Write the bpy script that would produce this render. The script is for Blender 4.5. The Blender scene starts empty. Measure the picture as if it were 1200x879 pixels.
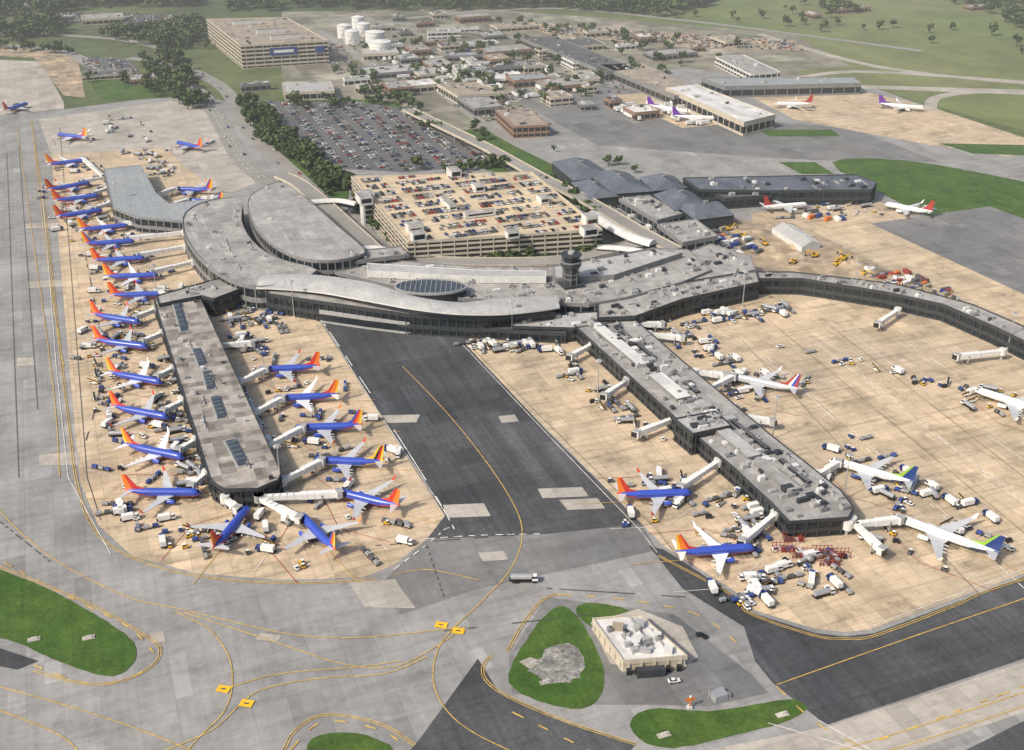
import bpy, math, random
import numpy as np
from mathutils import Vector, Matrix, noise as mnoise
random.seed(7); rng=np.random.default_rng(5)
R=math.radians
FL=1350.0; PT=R(27.05); HH=280.0
CP,SP=math.cos(PT),math.sin(PT)
# survey grid -> metres on the plane at height z
def P(u,v,z=0.0):
    xc=(u-600)/FL; yc=(439.5-v)/FL
    dy=CP+yc*SP; dz=-SP+yc*CP
    t=(HH-z)/(-dz)
    return Vector((xc*t,dy*t,z))
AX=math.atan2(0.3576,0.9339)   # site axis
E2=Vector((math.cos(AX),math.sin(AX),0)); E1=Vector((-math.sin(AX),math.cos(AX),0))
GZ=0.34
# ------------------------------------------------------------------ materials
MATS={}
def nm(name):
    m=bpy.data.materials.new(name); m.use_nodes=True
    nt=m.node_tree; b=nt.nodes['Principled BSDF']; return m,nt,b
def mat(name,col,rough=0.7,metal=0.0,var=0.12,scale=0.3):
    if name in MATS: return MATS[name]
    m,nt,b=nm(name)
    b.inputs['Roughness'].default_value=rough; b.inputs['Metallic'].default_value=metal
    g=nt.nodes.new('ShaderNodeNewGeometry'); n=nt.nodes.new('ShaderNodeTexNoise')
    n.inputs['Scale'].default_value=scale; n.inputs['Detail'].default_value=5
    nt.links.new(g.outputs['Position'],n.inputs['Vector'])
    mr=nt.nodes.new('ShaderNodeMapRange'); mr.inputs[1].default_value=.3; mr.inputs[2].default_value=.7
    mr.inputs[3].default_value=1-var; mr.inputs[4].default_value=1+var
    nt.links.new(n.outputs['Fac'],mr.inputs[0])
    mx=nt.nodes.new('ShaderNodeVectorMath'); mx.operation='SCALE'
    mx.inputs[0].default_value=col[:3]; nt.links.new(mr.outputs[0],mx.inputs['Scale'])
    nt.links.new(mx.outputs[0],b.inputs['Base Color'])
    MATS[name]=m; return m
def gmat(name,c1,c2,slab=7.5,joint=0.75,big=0.012,bigv=.18,fine=.25,finev=.12,slabv=0.08,rot=AX,mort=.12,stain=0.0,aspect=1.0,patch=(),streak=0.0):
    m,nt,b=nm(name); L=nt.links.new; N=nt.nodes.new
    b.inputs['Roughness'].default_value=.85
    g=N('ShaderNodeNewGeometry'); mp=N('ShaderNodeMapping'); mp.vector_type='POINT'
    mp.inputs['Rotation'].default_value=(0,0,-rot); L(g.outputs['Position'],mp.inputs['Vector'])
    def noise(sc,det=4,vec=None,rough=.55):
        n=N('ShaderNodeTexNoise'); n.inputs['Scale'].default_value=sc; n.inputs['Detail'].default_value=det
        n.inputs['Roughness'].default_value=rough
        L((vec or mp.outputs[0]),n.inputs['Vector']); return n.outputs['Fac']
    def rng_(x,a,b_,c,d):
        r=N('ShaderNodeMapRange'); r.inputs[1].default_value=a; r.inputs[2].default_value=b_; r.inputs[3].default_value=c; r.inputs[4].default_value=d
        L(x,r.inputs[0]); return r.outputs[0]
    def mul(a,b_):
        q=N('ShaderNodeMath'); q.operation='MULTIPLY'; L(a,q.inputs[0]); L(b_,q.inputs[1]); return q.outputs[0]
    mix=N('ShaderNodeMix'); mix.data_type='RGBA'
    L(rng_(noise(big,5),.35,.65,0,1),mix.inputs[0]); mix.inputs[6].default_value=(*c1,1); mix.inputs[7].default_value=(*c2,1)
    f=mul(rng_(noise(fine,6,rough=.7),.3,.7,1-finev,1+finev),rng_(noise(big*3.3,5),.3,.7,1-bigv,1+bigv))
    if slab:
        br=N('ShaderNodeTexBrick'); br.offset=0; br.inputs['Scale'].default_value=1
        br.inputs['Color1'].default_value=(1-slabv,)*3+(1,); br.inputs['Color2'].default_value=(1+slabv,)*3+(1,)
        br.inputs['Mortar'].default_value=(joint,)*3+(1,)
        br.inputs['Mortar Size'].default_value=mort; br.inputs['Mortar Smooth'].default_value=.1
        br.inputs['Brick Width'].default_value=slab*aspect; br.inputs['Row Height'].default_value=slab
        L(mp.outputs[0],br.inputs['Vector'])
        f=mul(f,br.outputs['Color'])
    for sx,sy,th,mu in patch:
        dv=N('ShaderNodeVectorMath'); dv.operation='DIVIDE'; dv.inputs[1].default_value=(sx,sy,1e5); L(mp.outputs[0],dv.inputs[0])
        fl=N('ShaderNodeVectorMath'); fl.operation='FLOOR'; L(dv.outputs[0],fl.inputs[0])
        wn=N('ShaderNodeTexWhiteNoise'); wn.noise_dimensions='3D'; L(fl.outputs[0],wn.inputs['Vector'])
        gt=N('ShaderNodeMath'); gt.operation='GREATER_THAN'; gt.inputs[1].default_value=th; L(wn.outputs['Value'],gt.inputs[0])
        f=mul(f,rng_(gt.outputs[0],0,1,1,mu))
    if stain:
        m2=N('ShaderNodeMapping'); m2.inputs['Scale'].default_value=(.02,.25,.1); L(mp.outputs[0],m2.inputs['Vector'])
        s=noise(1.0,6,m2.outputs[0],.7); f=mul(f,rng_(s,.5,.75,1,1-stain))
        s=noise(.06,6,None,.75); f=mul(f,rng_(s,.53,.72,1,1-stain))
    if streak:
        m3=N('ShaderNodeMapping'); m3.inputs['Scale'].default_value=(.28,.006,.1); L(mp.outputs[0],m3.inputs['Vector'])
        s=noise(1.0,5,m3.outputs[0],.65); f=mul(f,rng_(s,.35,.7,1+streak,1-streak))
    vm=N('ShaderNodeVectorMath'); vm.operation='SCALE'; L(mix.outputs[2],vm.inputs[0]); L(f,vm.inputs['Scale'])
    L(vm.outputs[0],b.inputs['Base Color']); return m
TP=[(7.5,7.5,.94,1.14),(7.5,7.5,.965,.76),(15,22.5,.92,.86),(30,15,.93,1.09)]
tan=gmat('apron_concrete',(.56,.435,.29),(.48,.39,.275),7.5,.74,stain=.5,slabv=.07,mort=.15,patch=TP,streak=.05)
taxi=gmat('taxiway_pavement_mat',(.245,.243,.235),(.295,.287,.272),12,.82,slabv=.05,stain=.28,mort=.13,patch=[(12,24,.94,.86),(6,12,.975,1.22)],streak=.09)
pale=gmat('pale_concrete_mat',(.43,.39,.335),(.375,.35,.305),7.5,.80,slabv=.07,stain=.25,patch=TP)
dark=gmat('dark_asphalt_mat',(.045,.048,.052),(.075,.077,.08),22,1.4,slabv=.14,stain=.25,fine=.5,finev=.25,mort=.16,aspect=3,streak=.22,patch=[(8,40,.9,1.3),(14,14,.95,.75)])
mid=gmat('mid_asphalt_mat',(.155,.157,.157),(.20,.197,.19),18,.85,slabv=.05,stain=.25,patch=[(18,36,.88,.84),(9,9,.95,1.2)],streak=.08)
road=gmat('road_asphalt_mat',(.24,.23,.21),(.29,.275,.25),None,bigv=.1)
lotm=gmat('parking_asphalt_mat',(.095,.095,.098),(.13,.128,.126),None,bigv=.1)
dirt=gmat('dirt_mat',(.41,.31,.20),(.28,.23,.17),None,big=.03,fine=.12,finev=.35,bigv=.3,patch=[(9,14,.9,.75),(20,12,.9,1.2)])
indu=gmat('industrial_yard_mat',(.28,.25,.20),(.155,.155,.105),None,big=.012,fine=.06,finev=.3,bigv=.3,patch=[(40,60,.8,.7),(50,30,.85,1.3)])
grass=gmat('grass_mat',(.036,.088,.010),(.066,.115,.018),None,big=.04,fine=.6,finev=.3,bigv=.25,streak=.12)
field=gmat('field_mat',(.115,.16,.045),(.175,.185,.075),None,big=.004,fine=.03,finev=.14,bigv=.2,streak=.08)
terrain=gmat('terrain_mat',(.040,.068,.020),(.12,.14,.05),None,big=.0022,fine=.05,finev=.35,bigv=.35)
gravel=gmat('gravel_mat',(.15,.145,.135),(.30,.285,.26),None,big=.15,fine=1.0,finev=.5,bigv=.4)
yel=mat('taxi_yellow_paint',(.52,.35,.09),.7,var=.35,scale=.4)
ylb=mat('sign_yellow_paint',(.78,.45,.02),.6)
wht=mat('white_line_paint',(.66,.64,.60),.7,var=.35,scale=.3)
blk=mat('black_seam',(.075,.073,.07),.8,var=.4,scale=.15)
oil=mat('oil_stain_mat',(.23,.19,.145),.8,var=.4,scale=.5)
def roofmat(name,c1,c2,w=3,h=12,joint=.8,blotch=.2,rot=AX,sv=.06,patch=((9,13,.85,.82),(5,8,.9,1.15))):
    return gmat(name,c1,c2,h,joint,big=.05,bigv=blotch,fine=.5,finev=.14,slabv=sv,rot=rot,mort=.12,aspect=w/h,patch=patch)
rgrey=roofmat('grey_membrane_roof',(.28,.27,.255),(.36,.345,.325))
rlight=roofmat('light_metal_roof',(.36,.36,.355),(.43,.425,.41),1.6,40,.82,.10,sv=.05,patch=())
rhall=roofmat('hall_metal_roof',(.29,.28,.265),(.35,.34,.32),2.2,30,.8,.14,sv=.06)
rblot=roofmat('weathered_pier_roof',(.36,.33,.295),(.27,.245,.215),6,6,.9,.25,patch=((7,5,.6,.62),(3.5,6,.8,.7),(6,9,.85,1.2)))
rblue=roofmat('slate_blue_roof',(.085,.10,.125),(.12,.135,.16),1.5,40,.8,.1)
rseam=roofmat('standing_seam_roof',(.27,.295,.305),(.31,.33,.34),1.4,60,.68,.08,patch=())
rdark=roofmat('dark_roof',(.085,.085,.09),(.12,.12,.125))
rbrown=roofmat('tan_gravel_roof',(.36,.30,.23),(.28,.245,.20))
rwhite=roofmat('white_roof',(.66,.65,.62),(.56,.55,.53),5,20,.9,.06)
deck=gmat('parking_deck_concrete',(.60,.48,.32),(.50,.41,.29),9,.80,slabv=.05,stain=.3)
wtan=mat('tan_precast',(.47,.42,.335),.8,scale=.2); wwhite=mat('white_wall',(.60,.59,.56),.7,scale=.2)
wdark=mat('dark_cladding',(.04,.045,.05),.5); wgrey=mat('grey_cladding',(.20,.20,.20),.6); wbrick=mat('brick_wall',(.25,.16,.115),.85)
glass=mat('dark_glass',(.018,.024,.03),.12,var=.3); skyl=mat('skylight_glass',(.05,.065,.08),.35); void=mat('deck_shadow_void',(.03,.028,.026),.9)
met=mat('galvanised_metal',(.42,.42,.41),.5,.3); hv=mat('hvac_grey',(.34,.34,.33),.6); hvw=mat('hvac_white',(.6,.6,.58),.6)
cw=mat('white_paint',(.72,.72,.69),.4,var=.08,scale=.6); cb=mat('blue_paint',(.03,.06,.22),.4,var=.05); cr=mat('red_paint',(.36,.04,.03),.5,var=.2)
ck=mat('black_paint',(.02,.02,.022),.35); cs=mat('silver_paint',(.38,.39,.40),.35,.3,var=.04); cg=mat('dark_grey_paint',(.09,.095,.10),.35); cy=mat('yellow_paint',(.6,.36,.03),.45)
cbe=mat('beige_paint',(.33,.28,.2),.4); tyre=mat('tyre_rubber',(.02,.02,.02),.9); bluet=mat('blue_tarp',(.035,.065,.22),.8,var=.25); corg=mat('orange_paint',(.58,.17,.03),.5)
# ------------------------------------------------------------------ mesh builder
def area2(p): return sum(p[i][0]*p[(i+1)%len(p)][1]-p[(i+1)%len(p)][0]*p[i][1] for i in range(len(p)))
def ccw(p):
    p=[(a[0],a[1]) for a in p]
    return p if area2(p)>0 else p[::-1]
def offset(p,d):
    n=len(p); out=[]
    for i in range(n):
        a,b,c=Vector(p[i-1]),Vector(p[i]),Vector(p[(i+1)%n])
        e1=(b-a).normalized(); e2=(c-b).normalized()
        n1=Vector((e1.y,-e1.x)); n2=Vector((e2.y,-e2.x)); s=n1+n2
        if s.length<.3: s=n1*1
        s=s.normalized(); k=d/max(.45,s.dot(n1)); out.append((b.x+s.x*k,b.y+s.y*k))
    return out
def inside(x,y,p):
    c=False; n=len(p); j=n-1
    for i in range(n):
        if (p[i][1]>y)!=(p[j][1]>y) and x<(p[j][0]-p[i][0])*(y-p[i][1])/(p[j][1]-p[i][1])+p[i][0]: c=not c
        j=i
    return c
def randin(p):
    xs=[a[0] for a in p]; ys=[a[1] for a in p]
    for _ in range(200):
        x=random.uniform(min(xs),max(xs)); y=random.uniform(min(ys),max(ys))
        if inside(x,y,p): return x,y
    return p[0]
class MB:
    def __init__(s): s.v=[];s.f=[];s.m=[];s.mats=[]
    def mi(s,m):
        if m not in s.mats: s.mats.append(m)
        return s.mats.index(m)
    def face(s,pts,m):
        k=len(s.v); s.v+= [tuple(p) for p in pts]; s.f.append(tuple(range(k,k+len(pts)))); s.m.append(s.mi(m))
    def prism(s,p,z0,z1,side,top=None,bot=False):
        p=ccw(p); n=len(p)
        for i in range(n):
            a,b=p[i],p[(i+1)%n]
            s.face([(a[0],a[1],z0),(b[0],b[1],z0),(b[0],b[1],z1),(a[0],a[1],z1)],side)
        if top: s.face([(a[0],a[1],z1) for a in p],top)
        if bot: s.face([(a[0],a[1],z0) for a in p[::-1]],side)
    def ring(s,p,d,z0,z1,m):
        p=ccw(p); q=offset(p,-d); n=len(p)
        for i in range(n):
            j=(i+1)%n; a,b,c,e=p[i],p[j],q[j],q[i]
            s.face([(*a,z0),(*b,z0),(*b,z1),(*a,z1)],m); s.face([(*a,z1),(*b,z1),(*c,z1),(*e,z1)],m); s.face([(*c,z0),(*e,z0),(*e,z1),(*c,z1)],m)
    def box(s,c,dx,dy,z0,z1,ang=0,m=None,top=None,taper=1.0):
        ca,sa=math.cos(ang),math.sin(ang)
        def q(x,y): return (c[0]+x*ca-y*sa,c[1]+x*sa+y*ca)
        lo=[q(x*dx/2,y*dy/2) for x,y in((-1,-1),(1,-1),(1,1),(-1,1))]; hi=[q(x*dx/2*taper,y*dy/2*taper) for x,y in((-1,-1),(1,-1),(1,1),(-1,1))]
        for i in range(4):
            j=(i+1)%4; s.face([(*lo[i],z0),(*lo[j],z0),(*hi[j],z1),(*hi[i],z1)],m)
        s.face([(*a,z1) for a in hi],top or m); s.face([(*a,z0) for a in lo[::-1]],m)
    def cyl(s,c,r,z0,z1,n,m,r2=None,top=None):
        r2=r if r2 is None else r2
        a=[(math.cos(t*2*math.pi/n),math.sin(t*2*math.pi/n)) for t in range(n)]
        for i in range(n):
            j=(i+1)%n
            s.face([(c[0]+a[i][0]*r,c[1]+a[i][1]*r,z0),(c[0]+a[j][0]*r,c[1]+a[j][1]*r,z0),(c[0]+a[j][0]*r2,c[1]+a[j][1]*r2,z1),(c[0]+a[i][0]*r2,c[1]+a[i][1]*r2,z1)],m)
        s.face([(c[0]+x*r2,c[1]+y*r2,z1) for x,y in a],top or m)
    def beam(s,a,c,w,m):
        a=Vector(a);c=Vector(c);d=(c-a).normalized(); u=d.cross(Vector((0,0,1)) if abs(d.z)<.9 else Vector((1,0,0))).normalized()*w/2; v=d.cross(u).normalized()*w/2
        o=[u+v,-u+v,-u-v,u-v]
        for i in range(4): j=(i+1)%4; s.face([a+o[i],a+o[j],c+o[j],c+o[i]],m)
        s.face([a+q for q in o[::-1]],m); s.face([c+q for q in o],m)
    def loft(s,rings,m,mf=None,cap=True):
        n=len(rings[0])
        for a,b in zip(rings[:-1],rings[1:]):
            for i in range(n):
                j=(i+1)%n; q=[a[i],a[j],b[j],b[i]]
                s.face(q,mf(q) if mf else m)
        if cap: s.face(rings[0][::-1],mf(rings[0]) if mf else m); s.face(rings[-1],mf(rings[-1]) if mf else m)
    def mesh(s,name,smooth=False):
        me=bpy.data.meshes.new(name); me.from_pydata(s.v,[],s.f)
        for m in s.mats: me.materials.append(m)
        me.polygons.foreach_set('material_index',s.m)
        if smooth:
            import bmesh
            bm=bmesh.new(); bm.from_mesh(me); bmesh.ops.remove_doubles(bm,verts=bm.verts,dist=.002)
            bmesh.ops.recalc_face_normals(bm,faces=bm.faces); bm.to_mesh(me); bm.free()
            me.polygons.foreach_set('use_smooth',[True]*len(me.polygons))
            try: me.set_sharp_from_angle(angle=R(35))
            except Exception: pass
        me.update(); return me
    def done(s,name,smooth=False):
        o=bpy.data.objects.new(name,s.mesh(name,smooth)); bpy.context.scene.collection.objects.link(o); return o
def place(me,name,x,y,z=GZ,ang=0,sc=1):
    o=bpy.data.objects.new(name,me); o.location=(x,y,z); o.rotation_euler=(0,0,ang); o.scale=(sc,)*3
    bpy.context.scene.collection.objects.link(o); return o
def smooth(pts,k=6,closed=False):
    n=len(pts); out=[]
    rngi=range(n) if closed else range(n-1)
    for i in rngi:
        if closed: p0,p1,p2,p3=pts[i-1],pts[i],pts[(i+1)%n],pts[(i+2)%n]
        else: p0,p1,p2,p3=pts[max(0,i-1)],pts[i],pts[i+1],pts[min(n-1,i+2)]
        for j in range(k):
            t=j/k
            out.append(tuple(.5*((2*b)+(-a+c)*t+(2*a-5*b+4*c-d)*t*t+(-a+3*b-3*c+d)*t**3) for a,b,c,d in zip(p0,p1,p2,p3)))
    if not closed: out.append(tuple(pts[-1]))
    return out
LZ=[0.0]
def nz(): LZ[0]+=.004; return LZ[0]
def region(name,px,m,sm=False,rough=0):
    p=[P(*a) for a in px]; p=[(a.x,a.y) for a in p]
    if sm: p=smooth(p,5,True)
    if rough:
        q=[]
        for i in range(len(p)):
            a=Vector(p[i]); c=Vector(p[(i+1)%len(p)]); k=max(1,int((c-a).length/2.5))
            for j in range(k):
                w=a.lerp(c,j/k); nn=mnoise.noise(Vector((w.x*.35,w.y*.35,1)))+.6*mnoise.noise(Vector((w.x*.9,w.y*.9,4))); mm=mnoise.noise(Vector((w.x*.35,w.y*.35,9)))
                q.append((w.x+nn*rough,w.y+mm*rough))
        p=q
    z=nz(); b=MB(); b.face([(a[0],a[1],z) for a in ccw(p)],m); b.done(name); return p
def ribbon_pts(w,pts,z,b,m,off=0):
    n=len(pts); L=[];Q=[]
    for i in range(n):
        a=Vector(pts[max(0,i-1)][:2]); c=Vector(pts[min(n-1,i+1)][:2]); t=(c-a).normalized(); nn=Vector((-t.y,t.x)); q=Vector(pts[i][:2])
        L.append(q+nn*(off+w/2)); Q.append(q+nn*(off-w/2))
    for i in range(n-1):
        b.face([(Q[i].x,Q[i].y,z),(Q[i+1].x,Q[i+1].y,z),(L[i+1].x,L[i+1].y,z),(L[i].x,L[i].y,z)],m)
def ribbon(name,lines,w,m,sm=True,offs=(0,)):
    b=MB(); z=nz()
    for px in lines:
        p=[P(*a) for a in px]; p=[(a.x,a.y) for a in p]
        if sm: p=smooth(p,8)
        for o in offs: ribbon_pts(w,p,z,b,m,o)
        if len(lines)>1: z+=.0007
    LZ[0]=z; return b.done(name)
def dashes(name,lines,w,on,off_,m,offs=(0,)):
    b=MB(); z=nz()
    for px in lines:
        p=[P(*a) for a in px]; p=smooth([(a.x,a.y) for a in p],20)
        acc=0
        for i in range(len(p)-1):
            a,c=Vector(p[i]),Vector(p[i+1]); d=(c-a).length
            if (acc%(on+off_))<on:
                for o in offs: ribbon_pts(w,[a,c],z,b,m,o)
            acc+=d
    b.done(name)
# ------------------------------------------------------------------ GROUND
b=MB(); S=30000
b.face([(-S,-2000,0),(S,-2000,0),(S,S,0),(-S,S,0)],terrain); b.done('ground')
region('field_grass',[(700,40),(760,22),(860,-8),(1250,-10),(1700,20),(1800,160),(1250,130),(1010,95),(880,70)],field,True)
region('industrial_yard_ground',[(330,14),(560,10),(720,22),(930,40),(1010,85),(900,150),(640,180),(380,150),(330,90)],indu)
region('airfield_pavement',[(-900,190),(-300,140),(0,132),(60,130),(200,112),(240,112),(300,130),(420,190),(560,150),(640,110),(700,85),(800,80),(1010,98),(1200,165),(1500,280),(2300,700),(2300,2500),(-1200,2500),(-1500,700)],taxi)
region('remote_apron_concrete',[(-200,65),(0,70),(48,72),(75,120),(75,128),(0,134),(-200,145)],pale)
region('apron_upper',[(60,180),(45,140),(200,118),(240,130),(262,170),(300,215),(230,240),(150,240)],pale)
region('cargo_ramp_asphalt',[(600,115),(700,100),(790,110),(860,140),(1000,150),(1100,190),(1010,190),(900,185),(700,170)],mid)
region('cargo_ramp_concrete',[(870,108),(1000,104),(1090,125),(1250,178),(1180,183),(1090,170),(930,140)],tan)
region('cargo_apron_concrete',[(715,112),(765,108),(850,145),(800,150)],tan)
region('grass_strip',smooth([(975,190),(1060,188),(1200,213),(1400,260),(1400,320),(1200,277),(1100,257),(1030,225)],3,True),grass,rough=1.2)
region('grass_strip',[(912,190),(955,190),(978,204),(940,204)],grass,rough=1)
region('grass_strip',[(1100,168),(1300,172),(1300,186),(1140,180)],grass,rough=1)
region('grass_strip',[(890,152),(975,152),(985,160),(900,160)],grass,rough=1)
region('airfield_grass',smooth([(930,84),(1040,80),(1250,108),(1500,150),(1500,215),(1230,160),(1080,120),(1000,97)],3,True),field)
region('perimeter_taxiway',[(940,98),(1200,105),(1500,120),(1500,128),(1200,111),(940,101)],pale)
ribbon('airfield_road',[[(890,40),(1000,72),(1100,88),(1300,108),(1600,150)],[(1090,128),(1102,113),(1180,108),(1400,120)],[(900,100),(1000,84),(1200,96)]],12,pale)
region('east_apron_concrete',[(880,250),(1030,236),(1200,318),(1500,460),(1500,600),(1215,425),(1150,370),(1040,340),(890,315)],tan)
region('east_taxiway_asphalt',[(1020,262),(1160,242),(1600,400),(1600,480),(1200,345)],mid)
region('gate_apron',[(60,180),(195,174),(240,215),(300,300),(372,372),(445,486),(522,606),(500,632),(462,662),(425,677),(330,680),(230,672),(155,652),(115,615),(94,565),(82,440)],tan)
region('terminal_apron',[(535,400),(600,385),(690,372),(880,340),(1060,360),(1250,430),(1600,580),(1600,600),(1200,672),(1110,705),(1020,738),(990,741),(955,737),(880,714),(860,692),(778,640),(752,614),(640,502)],tan)
region('alley_asphalt',[(372,372),(450,365),(560,380),(546,404),(640,504),(752,614),(640,626),(500,632),(522,604),(446,486)],dark)
region('taxiway_asphalt',[(500,632),(640,626),(752,614),(770,645),(560,690),(470,720),(440,690)],mid)
region('service_taxiway_asphalt',[(760,640),(778,644),(858,696),(880,718),(955,742),(990,746),(1025,742),(1115,708),(1200,676),(1600,590),(1600,650),(1200,772),(968,850),(905,800),(885,775),(872,735),(800,690)],dark)
region('asphalt_patch',[(560,772),(585,812),(660,845),(745,872),(720,905),(400,1050),(380,1000),(495,862)],dark)
region('taxiway_asphalt',[(640,700),(735,712),(790,720),(880,790),(900,812),(830,828),(760,826),(700,826),(600,812),(596,770)],mid)
region('cross_taxiway_concrete',[(800,885),(968,852),(1200,776),(1600,640),(1600,760),(1200,835),(1040,890),(900,940),(700,960)],pale)
region('runway_shoulder_asphalt',[(1080,905),(1200,845),(1600,730),(1600,900),(1200,1000)],dark)
for q in ([(408,682),(463,679),(470,690),(487,713),(428,712)],[(519,592),(567,590),(575,605),(524,607)],[(630,573),(682,571),(690,582),(636,584)],[(447,487),(492,486),(488,495),(454,496)],[(584,488),(603,486),(608,494),(588,496)],[(655,586),(700,584),(709,596),(665,598)],[(46,533),(92,530),(94,545),(46,546)],[(32,330),(72,328),(74,336),(32,338)],[(30,262),(70,261),(71,267),(30,268)],[(20,420),(40,419),(42,428),(20,430)],[(175,742),(192,740),(195,752),(178,755)],[(560,648),(590,646),(596,656),(566,658)],[(305,742),(330,745),(326,752),(300,750)]):
    region('concrete_patch',q,pale)
region('grass_island',smooth([(-120,620),(0,668),(60,692),(145,742),(160,768),(148,786),(120,792),(60,772),(0,748),(-120,740)],3,True),grass,rough=.5)
region('grass_island',smooth([(596,790),(622,742),(648,714),(668,714),(690,744),(708,788),(700,822),(668,831),(612,814)],3,True),grass,rough=.5)
region('grass_island',smooth([(674,713),(698,707),(738,716),(724,726),(692,734)],3,True),grass,rough=.5)
region('grass_island',smooth([(740,842),(772,830),(830,834),(895,824),(928,820),(946,830),(920,846),(860,862),(790,877),(748,866)],3,True),grass,rough=.5)
region('grass_island',smooth([(360,872),(388,859),(430,862),(462,880),(440,900),(370,900)],3,True),grass,rough=.5)
region('service_pad',[(-60,750),(0,760),(45,775),(20,785),(-60,770)],dark)
region('gravel_pad',[(624,786),(636,764),(655,756),(676,760),(688,774),(684,790),(664,800),(640,800)],gravel,rough=3.0)
region('gravel_pad',[(612,776),(624,770),(634,776),(622,782)],pale,rough=1.5)
region('building_yard',[(692,730),(748,714),(800,735),(818,770),(800,785),(745,785),(715,778)],pale)
region('landside_green',smooth([(276,118),(300,118),(355,160),(400,205),(408,235),(390,238),(345,195),(300,160)],3,True),grass)
region('landside_green',smooth([(330,118),(450,118),(470,130),(440,134),(330,130)],3,True),grass)
region('landside_green',[(100,92),(200,98),(212,114),(120,118)],grass)
region('landside_green',[(0,50),(90,62),(100,115),(75,112),(40,68),(0,66)],dirt)
region('landside_green',[(430,160),(580,150),(660,200),(700,250),(620,215),(540,190)],grass)
LOT=region('surface_parking_lot',[(292,119),(420,120),(480,128),(560,176),(585,192),(480,202),(362,196),(335,160)],lotm)
LOT2=region('distant_parking_lot',[(60,14),(215,18),(240,26),(190,34),(70,26)],lotm)
LOT3=region('distant_parking_lot',[(600,24),(720,34),(930,48),(945,60),(800,56),(640,40)],dirt)
LOT4=region('distant_parking_lot',[(90,66),(150,70),(165,84),(100,86)],lotm)
LOT5=region('distant_parking_lot',[(340,52),(400,50),(425,80),(390,84)],indu)
region('construction_dirt',[(760,235),(870,258),(930,262),(990,290),(1060,326),(1135,372),(960,332),(880,322),(840,300)],dirt,rough=3)
region('landside_yard',[(700,235),(850,262),(880,322),(760,340),(700,300),(480,330),(400,300),(440,280),(700,285)],mid)
ribbon('access_road',[[(-100,52),(60,58),(120,82),(200,94),(238,112),(262,150),(285,190),(320,216)]],16,road)
ribbon('access_road',[[(150,68),(210,78),(262,104),(290,150),(345,205),(400,255),(445,300)]],15,road)
ribbon('access_road',[[(372,36),(430,72),(462,100),(500,140),(560,172),(620,206),(690,240),(750,285),(800,310)]],16,road)
ribbon('access_road',[[(440,60),(500,96),(545,130),(590,160),(660,195),(700,215),(790,262)]],11,road)
ribbon('access_road',[[(380,24),(470,28),(600,45),(720,70),(760,84)],[(200,60),(150,48),(80,42),(-80,34)],[(470,22),(640,10),(800,24),(960,44),(1080,60)],[(480,60),(600,70),(700,96)],[(560,46),(600,70),(620,100),(600,120)]],12,road)
dashes('road_lane_marking',[[(-100,52),(60,58),(120,82),(200,94),(238,112),(262,150),(285,190),(320,216)],[(372,36),(430,72),(462,100),(500,140),(560,172),(620,206),(690,240),(750,285),(800,310)]],.35,6,8,wht,(-2,2))
ribbon('taxi_centreline',[
 [(472,430),(520,480),(565,535),(600,588),(612,625),(600,665),(565,705),(528,740),(512,765),(508,800),(525,835),(560,862),(620,890)],
 [(-20,575),(20,620),(70,660),(150,700),(215,715),(330,742),(400,748),(470,744),(540,735)],
 [(205,717),(245,738),(268,770),(272,805),(262,835),(238,860),(215,885)],
 [(215,718),(320,752),(400,778),(460,782),(505,762),(545,735)],
 [(-20,800),(80,828),(170,858),(260,895)],[(0,833),(70,862),(100,890)],
 [(272,805),(330,790),(420,782),(470,775)],
 [(180,885),(250,855),(300,812),(370,796),(450,790),(500,770)],
 [(910,803),(1060,750),(1200,702),(1500,600)],[(880,905),(1010,872),(1200,812),(1500,710)],[(1010,890),(1100,862),(1200,828),(1400,760)],
 [(560,680),(500,668),(462,674)],[(20,150),(40,290),(62,450),(70,560)],[(75,430),(60,340),(48,240),(40,170)]
 ],.40,yel)
ribbon('apron_edge_line',[
 [(36,140),(52,250),(66,380),(80,500),(88,562),(104,612),(135,645),(200,670),(290,683),(380,684),(440,680)],
 [(575,768),(565,780),(568,798),(595,818),(660,846),(745,874)],
 [(-30,655),(30,678),(110,712),(175,750),(186,765),(175,782),(140,798),(95,800),(40,785)],
 [(332,885),(345,860),(370,842),(400,840),(450,852),(485,875)],
 [(596,765),(612,735),(635,706),(655,697)],
 [(770,652),(856,698),(878,720),(953,746),(990,750),(1027,746),(1117,712),(1200,680),(1500,600)],
 ],.32,yel,True,(0,.9))
dashes('taxi_edge_dash',[[(-30,640),(20,668),(90,705),(150,735),(180,765)],[(40,780),(95,800),(140,800),(180,780)],[(340,880),(370,850),(400,846),(450,858),(480,880)],[(655,697),(740,704),(820,722),(870,760)],[(910,805),(960,850),(1030,885)],[(600,835),(650,860),(700,885)],[(1030,868),(1200,805)]],.6,4,6,yel)
dashes('apron_guide_line',[[(500,632),(560,628),(640,626)],[(462,668),(520,622),(525,607),(450,486),(380,380)],[(1010,440),(1110,520),(1200,590),(1300,660)],[(900,420),(1000,512),(1100,600),(1200,690)],[(1060,400),(1200,492)]],.5,3,2.5,wht)
ribbon('white_lead_line',[[(540,402),(640,508),(750,622),(770,648)],[(376,376),(448,490),(525,606)],[(1020,735),(1200,668)],[(860,395),(960,470),(1060,560),(1150,640)],[(955,400),(1080,500),(1200,585)],[(990,385),(1100,470),(1200,540)],[(130,650),(80,560),(66,430),(56,300),(48,210)],[(900,848),(1010,880)],[(960,845),(1030,885)]],.3,wht,False)
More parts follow.
